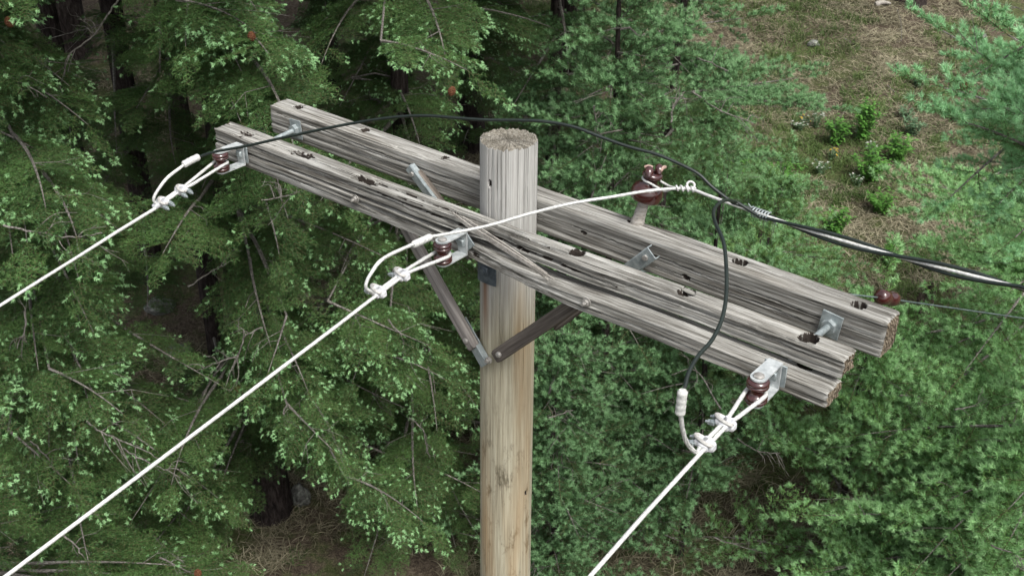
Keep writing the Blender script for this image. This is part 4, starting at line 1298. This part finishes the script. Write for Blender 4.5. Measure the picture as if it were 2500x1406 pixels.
for t in TREES:                                          # the small conical ones are built whorl by whorl
    if not t.get('cone'): continue
    z = .45; b = t['base']; h = t['h']
    while z < h - .05:
        f = 1 - z / h
        Lb = t['cone'] * (f ** .75) * .95 + .10
        for q in range(5 if f > .15 else 4):
            g = rb_.uniform(0, 2 * math.pi)
            dd = arr(math.cos(g), math.sin(g), 0)
            if dd[1] > .35 and rb_.random() < .55: continue
            L = Lb * rb_.uniform(.7, 1.15)
            p0 = b + arr(0, 0, z + .15 + rb_.uniform(-.06, .06))
            if t['k'] != 'g' and any(blocked(pix(p0 + dd * L * w), 's') for w in (.3, .7, 1.0)): continue
            bough(t['crown'], p0, p0 + dd * L + arr(0, 0, L * rb_.uniform(.0, .30)), rb_, 's' if t['k'] == 's' else 'b', .6, .62)
            t['cnt'] += 1
        z += .24 + .12 * f
    bough(t['crown'], b + arr(0, 0, h - .35), b + arr(.02, 0, h + .3), rb_, 's' if t['k'] == 's' else 'b', .7, 1)
# boughs whose outlines can be told apart in the photograph: tip, root, letter
_near = {id(t['crown']): t for t in TREES}
_snap = list(TIPS)
for (tx, ty, bx, by, kd_, sz) in [(215, 305, -40, 150, 'f', 1), (130, 395, -60, 300, 'f', 1), (470, 1178, 230, 1010, 'f', 1), (1085, 925, 840, 850, 'f', 1), (1045, 842, 800, 735, 'f', 1), (655, 908, 700, 770, 'f', 1),
        (812, 1098, 700, 985, 'f', 1), (1032, 1272, 840, 1160, 'f', 1), (625, 82, 430, 0, 'f', 1), (1140, 172, 930, 100, 'f', 1), (1050, 252, 860, 190, 'f', 1), (1712, 242, 1480, 330, 'f', 1),
        (1590, 330, 1400, 250, 'f', 1), (300, 1010, 120, 900, 'f', 1), (170, 1180, 20, 1050, 'f', 1),
        (2300, 75, 2640, 370, 'N', 1), (2305, 215, 2640, 400, 'N', 1), (2460, 85, 2700, 290, 'N', 1), (2360, 300, 2640, 440, 'N', 1),
        (2245, 450, 2560, 560, 'b', 1), (1815, 45, 1560, 90, 's', 1), (1950, 190, 1650, 230, 's', 1), (2020, 265, 1720, 250, 's', 1), (1480, 380, 1430, 540, 's', 1), (1420, 800, 1340, 960, 's', 1)]:
    fam = {'N': 'N'}.get(kd_)
    cand = [(math.hypot(*(pix(p) - ((tx + bx) / 2, (ty + by) / 2))), p, cr) for p, cr in _snap if fam is None or _near[id(cr)]['k'] == fam]
    cand = [c for c in cand if _near[id(c[2])]['k'] == ('N' if kd_ == 'N' else 'f' if kd_ == 'f' else kd_)] or cand
    cand.sort(key=lambda c: c[0]); cand = cand[:6]
    _, p, cr = min(cand, key=lambda c: depth_of(c[1]))
    z = depth_of(p) - .15
    tip, b0 = at(tx, ty, z), at(bx, by, z + .25)
    tb = _near[id(cr)]['base']; far_ = arr(tb[0], tb[1], b0[2] + .1)
    if np.linalg.norm(far_ - b0) > .2: cr.wood([far_, (far_ + b0) / 2 + ZUP * .05, b0], .012, .009)
    bough(cr, b0, tip, rb_, kd_, .95, 1.1)
for t in TREES:                                          # the upper crowns of the tall trees, above the picture; they shade what is below
    if t['h'] < 7.5 or t['k'] in 'bN' or (t['k'] == 's' and t['base'][1] < 10): continue
    b = t['base']; dist = b[1] - CAM[1]
    zlo = CAM[2] - .262 * max(dist - 2.4, 1) + .35
    zhi = b[2] + t['h'] + 2.5
    t['top'] = arr(b[0], b[1], max(zhi, t['top'][2]))
    z = max(zlo, b[2] + 3); k_ = 0
    while z < zhi - .3 and k_ < 30:
        g = k_ * 2.4 + rb_.uniform(-.3, .3)
        L = min(2.6, .5 + (zhi - z) * .42) * rb_.uniform(.8, 1.1)
        p0 = arr(b[0], b[1], z)
        bough(t['crown'], p0, p0 + arr(math.cos(g) * L, math.sin(g) * L, -.12 * L), rb_, 'f', 0, .75, 2.2)
        z += .26; k_ += 1
def foliage_depth(px_, py_, R=110):
    best = None
    for p, cr in TIPS:
        q = pix(p)
        d = math.hypot(q[0] - px_, q[1] - py_)
        if d < R:
            z = depth_of(p)
            if best is None or z < best[0]: best = (z, cr)
    return best
def clean(b):                                            # several MB pieces into one fast object with flat index arrays
    return np.concatenate(b.v), b.f

# dead grey branches that stand out of the crowns (pixels of the run, twig count)
DEAD = [([(290, 0), (256, 48), (220, 95), (165, 137), (158, 180), (140, 222)], 6), ([(245, 62), (175, 80), (108, 98)], 3), ([(0, 165), (30, 190), (65, 208), (115, 240)], 4),
        ([(1010, 160), (960, 190), (925, 200), (888, 214)], 8), ([(900, 214), (905, 240), (930, 248)], 4), ([(1520, 318), (1475, 325), (1432, 336)], 3), ([(1450, 262), (1455, 300), (1462, 333)], 7),
        ([(10, 550), (80, 565), (150, 579), (212, 576), (250, 569)], 7), ([(640, 735), (580, 760), (520, 795), (460, 812)], 6), ([(640, 800), (600, 820), (585, 860), (575, 885)], 9),
        ([(580, 870), (530, 885), (480, 905)], 5), ([(60, 760), (62, 800), (40, 850)], 6), ([(75, 1075), (110, 1110), (130, 1140)], 6), ([(210, 1030), (260, 1060), (330, 1090), (390, 1120)], 6),
        ([(300, 1095), (345, 1120), (400, 1145), (440, 1165)], 5), ([(700, 985), (695, 1020), (740, 1050)], 9), ([(1000, 1020), (1030, 1050), (1045, 1110)], 5), ([(150, 1300), (190, 1340), (215, 1375)], 3),
        ([(390, 1360), (430, 1380), (475, 1403)], 3), ([(755, 455), (715, 475), (640, 490)], 5), ([(945, 780), (980, 820), (985, 850)], 5), ([(1640, 300), (1645, 260), (1670, 225)], 6),
        ([(1690, 225), (1760, 270), (1840, 300)], 5), ([(1700, 140), (1760, 165), (1800, 190)], 4), ([(1800, 1070), (1850, 1100), (1905, 1105)], 6), ([(2200, 965), (2235, 968), (2250, 975)], 5),
        ([(2330, 1000), (2370, 992), (2400, 988)], 6), ([(1740, 1310), (1800, 1330), (1870, 1350)], 5), ([(2420, 1330), (2470, 1350), (2500, 1365)], 5), ([(1340, 1020), (1400, 1000)], 3),
        ([(1780, 760), (1820, 700), (1850, 640)], 3), ([(2080, 1190), (2130, 1200), (2180, 1215)], 4), ([(30, 700), (45, 780), (75, 835)], 4), ([(460, 700), (520, 660), (560, 640)], 4),
        ([(1760, 1000), (1700, 905), (1640, 915)], 3), ([(1100, 700), (1060, 712), (1010, 690)], 5)]
r3 = np.random.default_rng(21)
dead = {}
for run, nt_ in DEAD:
    mx_, my_ = run[len(run) // 2]
    fd = foliage_depth(mx_, my_)
    if fd is None: continue
    z, cr = fd; z -= .06
    P = [at(x, y, z + .18 * (k_ / (len(run) - 1)) * r3.uniform(.5, 1.2)) for k_, (x, y) in enumerate(run)]
    P = spline(P, 5)
    P = P + r3.normal(0, .004, P.shape)
    mb = dead.setdefault(id(cr), (cr, []))[1]
    m = MB(); m.tube(P, np.linspace(.0085, .004, len(P)), 6)
    L = np.linalg.norm(P[-1] - P[0])
    for q in range(nt_):
        a = P[r3.integers(2, len(P) - 1)]; T = unit(P[-1] - P[0])
        d = unit(T * r3.uniform(.2, 1) + _U * r3.choice([-1, 1]) * r3.uniform(.3, 1) + arr(0, r3.normal(0, .3), 0)); l = r3.uniform(.25, .6) * min(L, .7)
        Q_ = spline([a, a + d * l * .5 + r3.normal(0, .015, 3), a + unit(d + T * .3) * l - ZUP * l * .15], 4)
        m.tube(Q_, np.linspace(.0042, .0016, len(Q_)), 5)
        for w in range(2):
            c = Q_[r3.integers(2, len(Q_))]; d2 = unit(d + r3.normal(0, .7, 3)); m.tube([c, c + d2 * l * .35], [.002, .001], 4)
    mb.append(m)
CONES = [(612, 78), (18, 42), (125, 312), (1165, 78), (976, 270), (905, 880), (1106, 212), (1596, 306), (200, 1030), (150, 945), (575, 942), (885, 480), (1180, 730), (480, 1390), (2355, 195), (2290, 905), (1490, 470)]
cones = {}
for (cx_, cy_) in CONES:
    best = min(TIPS, key=lambda q: math.hypot(*(pix(q[0]) - (cx_, cy_))) + depth_of(q[0]) * 3)
    z = depth_of(best[0]) - .10
    cones.setdefault(id(best[1]), []).append(at(cx_, cy_, z))
for t in TREES:
    root = empty(t['n'], tuple(t['base']))
    tag(root, t['lab'], "tree", "conifers on the slope behind the pole")
    rel = t['base']
    trunk_mesh("trunk", arr(0, 0, 0), t['top'] - rel, t['r'][0], t['r'][1] * (.7 if t['h'] >= 7.5 else 1), M_bark, root)
    cr = t['crown']
    if cr.T:
        for q in range(len(cr.T)): cr.T[q] = cr.T[q] - rel
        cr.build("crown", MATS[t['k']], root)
    for m in dead.get(id(cr), (0, []))[1]:
        m.v = [v - rel for v in m.v]
        m.build("dead_branch", M_bark_g, root, 60)
    for c in cones.get(id(cr), []):
        m = MB(); c = c - rel
        for q in range(1):
            o_ = c; ax = unit(-ZUP + r3.normal(0, .35, 3)); hh = r3.uniform(.06, .085)
            u = np.linspace(0, 1, 13)
            m.lathe(o_, ax, [(.027 * math.sin(math.pi * (.08 + .86 * v)) ** .7 * (1 + .22 * (k_ % 2)), hh * v) for k_, v in enumerate(u)], 9)
        m.build("cone", M_cone, root)
print("SPRAYS", NSPRAY, "TRIS", sum(len(q) for t in TREES for q in t['crown'].T))

# ---- grass, straw and litter on the ground (nobody could count it)
M_straw = leaf_mat("dry_straw", (.11, .096, .062), (.43, .40, .275), trans=.1, rough=.8, sc=1.2)
M_grass = leaf_mat("green_grass", (.045, .085, .022), (.18, .27, .085), trans=.25, sc=1.0)
rg_ = np.random.default_rng(3)
def blades(n, xr, yr, lmin, lmax, w, flat, seed, clump=0):
    r = np.random.default_rng(seed)
    x = r.uniform(*xr, n); y = r.uniform(*yr, n)
    if clump:
        k_ = r.integers(0, clump, n)
        cx = r.uniform(*xr, clump); cy = r.uniform(*yr, clump)
        x = cx[k_] + r.normal(0, .07, n); y = cy[k_] + r.normal(0, .07, n)
    P = np.stack([x, y, gh(x, y)], 1)
    q = pix(P); m = (q[:, 0] > -250) & (q[:, 0] < 2750) & (q[:, 1] > -200) & (q[:, 1] < 1650)
    P = P[m]; x = x[m]; y = y[m]; n = len(P)
    g = r.uniform(0, 2 * np.pi, n); el = r.normal(flat, .22, n)
    D = np.stack([np.cos(g) * np.cos(el), np.sin(g) * np.cos(el), np.abs(np.sin(el)) + .04], 1)
    L = r.uniform(lmin, lmax, n)[:, None]
    s = np.stack([-np.sin(g), np.cos(g), r.normal(0, .4, n)], 1) * w / 2
    M1 = P + D * L * .55 + arr(0, 0, .01); E_ = P + D * L + np.stack([r.normal(0, .02, n), r.normal(0, .02, n), -np.abs(L[:, 0]) * .12], 1)
    T = np.stack([np.stack([P - s, P + s, M1 + s], 1), np.stack([P - s, M1 + s, M1 - s], 1), np.stack([M1 - s, M1 + s, E_], 1)], 1).reshape(-1, 3, 3)
    return T, np.repeat(P, 3, 0)
gT, gM, gC = [], [], []
for (n, xr, yr, a, b, w, fl, mat, cl, sd_) in (
        (60000, (-.5, 9.5), (8.5, 24), .10, .28, .0075, .12, 0, 0, 1), (60000, (-.5, 9.5), (8.5, 24), .12, .34, .008, .18, 0, 1300, 2),
        (90000, (-.5, 9.5), (8.5, 22), .08, .22, .007, .75, 1, 1700, 3), (60000, (-.5, 9.5), (8.5, 22), .05, .14, .009, .5, 1, 0, 4),
        (90000, (-8, 3.5), (4.5, 17), .10, .30, .008, .22, 0, 1800, 5), (26000, (-8, 5.5), (4.5, 14), .10, .24, .007, .25, 0, 0, 6), (16000, (-8, 5.5), (4.5, 16), .08, .2, .006, .7, 1, 420, 7)):
    T, P = blades(n, xr, yr, a, b, w, fl, sd_, cl)
    patch = fbm(P[:, 0] * .55 + 30, P[:, 1] * .55 + 30, 71, 3)
    clear = sstep(9.6, 11, P[:, 1]) * sstep(1.2, 2.2, P[:, 0])
    if mat == 1: keep = patch + .17 * (1 - sstep(11, 15, P[:, 1])) * clear + .05 * (vn(P[:, 0] * 5, P[:, 1] * 5, 73) - .5) > .43
    else: keep = patch + .12 * (1 - clear) < .62
    keep = keep.reshape(-1, 3).all(1); keep = np.repeat(keep, 3)
    T = T[keep]; P = P[keep]
    gT.append(T); gM.append(np.full(len(T), mat)); gC.append(np.repeat(np.clip(rg_.normal(.5, .25, len(T) // 3) + .5 * (fbm(P[::3, 0] * 1.7 + 9, P[::3, 1] * 1.7 + 9, 72, 2) - .5) - .06 * (1 - clear[keep][::3]), 0, 1), 3))
gT = np.concatenate(gT)
g = big_mesh("grass", gT.reshape(-1, 3), np.arange(len(gT) * 3).reshape(-1, 3), [M_straw, M_grass], np.concatenate(gM), np.concatenate(gC))
tag(g, kind="stuff")

# ---- leafy plants and flowers of the clearing
M_leaf = leaf_mat("broad_green_leaf", (.06, .17, .03), (.17, .38, .08), trans=.3, rough=.4)
M_leaf2 = leaf_mat("grey_green_leaf", (.07, .14, .07), (.19, .30, .17), trans=.2, rough=.6)
M_stem = NT("green_stem").set((.10, .16, .05), .7)
M_white = NT("white_petal").set((.55, .55, .50), .7)
M_yellow = NT("yellow_petal").set((.62, .42, .04), .6)
def leaves_mb(stems, ll, r, wide=.42):
    T, C = [], []
    for P in stems:
        n = len(P)
        for i in range(1, n):
            for q in range(3):
                g = r.uniform(0, 2 * math.pi); d = unit(arr(math.cos(g), math.sin(g), r.uniform(-.1, .6)))
                s = unit(np.cross(d, ZUP)); L = ll * r.uniform(.6, 1.15); W_ = L * wide
                a = P[i] + (P[i] - P[i - 1]) * r.uniform(-.5, .5); m = a + d * L * .5 + ZUP * L * .08; e = a + d * L - ZUP * L * .12
                T += [[a, m + s * W_ / 2, m], [a, m, m - s * W_ / 2], [m + s * W_ / 2, e, m], [m, e, m - s * W_ / 2]]
                C += [r.uniform(.1, .9)] * 4
    return np.array(T), np.array(C)
def plant(px_, py_, h, spread, ll, ns, mat, name, lab, cat, grp, seed, flower=None, wide=.42):
    r = np.random.default_rng(seed)
    h *= 1.3; spread *= 1.35; ll *= 1.25; ns = int(ns * 1.35)
    b = ground_at(px_, py_); root = empty(name, tuple(b)); tag(root, lab, cat, grp)
    stems, mb = [], MB()
    for i in range(ns):
        g = r.uniform(0, 2 * math.pi); s = spread * r.uniform(.15, 1)
        e = arr(math.cos(g) * s, math.sin(g) * s, h * r.uniform(.6, 1.05) * (1 - .3 * s / spread))
        P = spline([arr(math.cos(g) * s * .2, math.sin(g) * s * .2, -.02), e * arr(.55, .55, .6), e], 4)
        stems.append(P); mb.tube(P, np.linspace(.0035, .0018, len(P)), 4)
    mb.build("stem", M_stem, root)
    T, C = leaves_mb(stems, ll, r, wide)
    big_mesh("leaves", T.reshape(-1, 3), np.arange(len(T) * 3).reshape(-1, 3), [mat], None, C, root)
    if flower is not None:
        for P in stems:
            mb = MB(); c = P[-1]; n5 = 22; ax = unit(ZUP + r.normal(0, .35, 3)); u = unit(np.cross(ax, arr(1, .2, 0))); w = np.cross(ax, u)
            th = np.linspace(0, 2 * np.pi, n5, endpoint=False); R0_ = r.uniform(.012, .024)
            V = [c + ax * .008]
            for kk, fr in enumerate((.45, 1.0)):
                V += [c + (u * math.cos(t) + w * math.sin(t)) * R0_ * fr * (1 + .3 * math.cos(t * 7 + kk)) + ax * r.uniform(-.006, .008) for t in th]
            F = [(0, 1 + i, 1 + (i + 1) % n5) for i in range(n5)] + [(1 + i, 1 + n5 + i, 1 + n5 + (i + 1) % n5, 1 + (i + 1) % n5) for i in range(n5)]
            mb.add(np.array(V), F); mb.build("flower_head", flower, root)
    return root
GS_ = "leafy shrubs of the clearing"
for q, (x, y, h, sp, ll, ns, m, lab) in enumerate([
        (2105, 345, .62, .20, .105, 16, M_leaf, "tallest bright green broad-leaved shrub in the middle of the clearing"),
        (2040, 352, .42, .20, .085, 13, M_leaf, "dull green leafy shrub directly left of the tallest bright shrub"),
        (2118, 440, .48, .26, .095, 16, M_leaf, "bright green shrub in front of the tallest one, above the black cables"),
        (2190, 395, .42, .24, .09, 14, M_leaf, "green leafy shrub right of and below the tallest bright shrub"),
        (2225, 330, .28, .17, .07, 9, M_leaf2, "small grey-green plant between the shrubs and the bright fir on the right"),
        (2330, 290, .20, .17, .05, 10, M_leaf2, "low grey-green tuft of leaves far up the clearing on the right"),
        (2210, 292, .20, .15, .05, 9, M_leaf2, "low greyish plant just above and right of the tallest shrub"),
        (2170, 648, .30, .15, .08, 11, M_leaf, "bright green tuft between the black cables and the stump"),
        (2035, 580, .42, .24, .08, 15, M_leaf, "light green shrub under the black cables near the rear cross-arm"),
        (1790, 445, .50, .34, .09, 20, M_leaf, "light green bush behind the black cable, right of the pin insulator"),
        (1905, 470, .50, .30, .09, 18, M_leaf, "spreading light green bush left of the clearing's shrubs"),
        (1860, 560, .46, .30, .09, 18, M_leaf, "light green bush just under the wrapped joint of the cables"),
        (2150, 520, .34, .20, .08, 12, M_leaf, "sparse green shrub beside the pale straw, above the cables"),
        (2240, 215, .22, .14, .06, 9, M_leaf2, "lone upright grass-green plant high in the brown clearing")]):
    plant(x, y, h, sp, ll, ns, m, "leafy_shrub", lab, "shrub", GS_, 500 + q)
for q, (x, y, h, n, m, lab) in enumerate([
        (1990, 312, .34, 12, M_white, "tallest spray of white flowers, left of the bright shrubs"), (1948, 318, .16, 9, M_white, "low white flowers at the left end of the flowering patch"),
        (1966, 306, .16, 6, M_yellow, "yellow flowers between the two white flower clumps"), (2000, 425, .22, 9, M_white, "white flowers lower down the clearing, left of the front shrub"),
        (2128, 385, .26, 6, M_white, "few white blooms peeping out beside the front bright shrub"), (2028, 392, .18, 6, M_yellow, "small yellow flowers in the straw below the dull green shrub"),
        (2092, 458, .2, 7, M_white, "white flowers at the foot of the front bright shrub"), (2385, 640, .16, 6, M_white, "small white flowers by the fir below the black cables")]):
    plant(x, y, h, .12, .035, n, M_leaf2, "wildflower", lab, "flower", "wildflowers in the clearing", 700 + q, flower=m)

# ---- rocks, stump, log
def rock(px_, py_, w, h, lab, seed, mat=None):
    r = np.random.default_rng(seed); b = ground_at(px_, py_)
    n, m = 26, 40; V = []
    u = np.linspace(0, math.pi, n); th = np.linspace(0, 2 * np.pi, m, endpoint=False)
    U, TT = np.meshgrid(u, th, indexing='ij')
    X, Y, Z = np.sin(U) * np.cos(TT), np.sin(U) * np.sin(TT), np.cos(U)
    D = 1 + .55 * (vn(X * 1.6 + 10, Y * 1.6 + Z * 1.3 + 10, seed) - .5) + .3 * (vn(X * 4 + 10, Y * 4 + Z * 3 + 10, seed + 1) - .5) + .1 * (vn(X * 11 + 20, Y * 11 + Z * 9 + 20, seed + 2) - .5)
    D = np.clip(D, 0, 1.12)
    P = np.stack([X * D * w / 2, Y * D * w * .38, Z * D * h * .6 + h * .15], -1).reshape(-1, 3) + b
    I, J = np.meshgrid(np.arange(n - 1), np.arange(m), indexing='ij'); J2 = (J + 1) % m
    Q = np.stack([I * m + J, (I + 1) * m + J, (I + 1) * m + J2, I * m + J2], -1).reshape(-1, 4)
    o = big_mesh("rock", P, Q, [mat or M_rock]); smooth_obj(o, 40)
    tag(o, lab, "rock", "rocks on the slope")
rock(392, 752, .42, .2, "flat lichen-grey rock left of the big trunk, upper of the two", 31)
rock(432, 862, .42, .18, "grey-brown rock in the gap, lower of the two left of the big trunk", 32)
rock(735, 1225, .24, .34, "pale lichen-covered stone leaning behind the big trunk's right side", 33)
rock(2392, 92, .28, .12, "small pale stone high up the clearing near the right edge", 34)
rock(2478, 258, .22, .12, "small light stone beside the bright fir at the right edge", 35)
rock(1985, 110, .26, .12, "half-buried brown stone in the upper middle of the clearing", 36)
# broken stump
b = ground_at(2250, 780); n, m = 26, 28
u = np.linspace(0, 1, n); th = np.linspace(0, 2 * np.pi, m, endpoint=False); U, TT = np.meshgrid(u, th, indexing='ij')
topz = .46 + .14 * np.cos(TT - .3) + .12 * (vn(TT * 2.5, TT * 0, 5) - .5) + .06 * (vn(TT * 7, TT * 0, 6) - .5)
R = .105 * (1 + .3 * (1 - U) ** 3) * (1 + .14 * (vn(np.cos(TT) * 5 + 9, np.sin(TT) * 5 + U * 2, 3) - .5) * 2)
V = np.stack([R * np.cos(TT), R * np.sin(TT), U * topz - .04], -1).reshape(-1, 3)
V = np.concatenate([V, np.stack([R[-1] * .55 * np.cos(th), R[-1] * .55 * np.sin(th), topz[-1] - .12], -1), [[0, 0, .22]]])
I, J = np.meshgrid(np.arange(n), np.arange(m), indexing='ij'); J2 = (J + 1) % m
Q = np.stack([I * m + J, I * m + J2, (I + 1) * m + J2, (I + 1) * m + J], -1).reshape(-1, 4)
T3 = np.concatenate([Q[:, [0, 1, 2]], Q[:, [0, 2, 3]]]); T3 = T3[(T3 < (n + 1) * m).all(1)]
j = np.arange(m); T3 = np.concatenate([T3, np.stack([n * m + j, n * m + (j + 1) % m, np.full(m, (n + 1) * m)], -1)])
M_stump = bark("grey_brown_stump", (.03, .025, .02), (.10, .08, .065), (.24, .20, .17), (30, 30, 6))
st = big_mesh("tree_stump", V, T3, [M_stump]); st.location = tuple(b)
tag(st, "broken grey stump in the straw beyond the right end of the rear arm", "stump")
lb = ground_at(2155, 18)
mb = MB(); P = spline([lb + arr(-.16, 0, .05), lb + arr(-.02, .03, .09), lb + arr(.16, .02, .07)], 5)
mb.tube(P, [.05, .06, .062, .055, .05, .045, .045, .04, .035, .032, .02][:len(P)], 9)
lg = mb.build("fallen_log", M_splint, None, 50); tag(lg, "short pale broken piece of wood lying at the top edge of the clearing", "log")
# fallen twigs on the litter
r4 = np.random.default_rng(9)
for q, (x0, y0, x1, y1, lab) in enumerate([(2165, 215, 2215, 245, "thin grey stick in the brown litter at the right of the clearing"), (2040, 300, 2068, 270, "short pale stick above the dull green shrub"),
        (2060, 100, 2110, 125, "dark thin stick high in the clearing"), (2190, 30, 2200, 105, "long root-like stick below the dark tree foot"), (700, 130, 760, 175, "dark fallen branch left of the top centre")]):
    a, b_ = ground_at(x0, y0) + arr(0, 0, .05), ground_at(x1, y1) + arr(0, 0, .04)
    P = spline([a, (a + b_) / 2 + r4.normal(0, .03, 3) + arr(0, 0, .03), b_], 5); mb = MB(); mb.tube(P, np.linspace(.009, .004, len(P)), 6)
    for w in range(3):
        c = P[r4.integers(2, len(P))]; mb.tube([c, c + r4.normal(0, .10, 3) * arr(1, 1, .3)], [.004, .002], 4)
    tag(mb.build("fallen_stick", M_bark_g, None, 50), lab, "stick", "sticks on the ground")
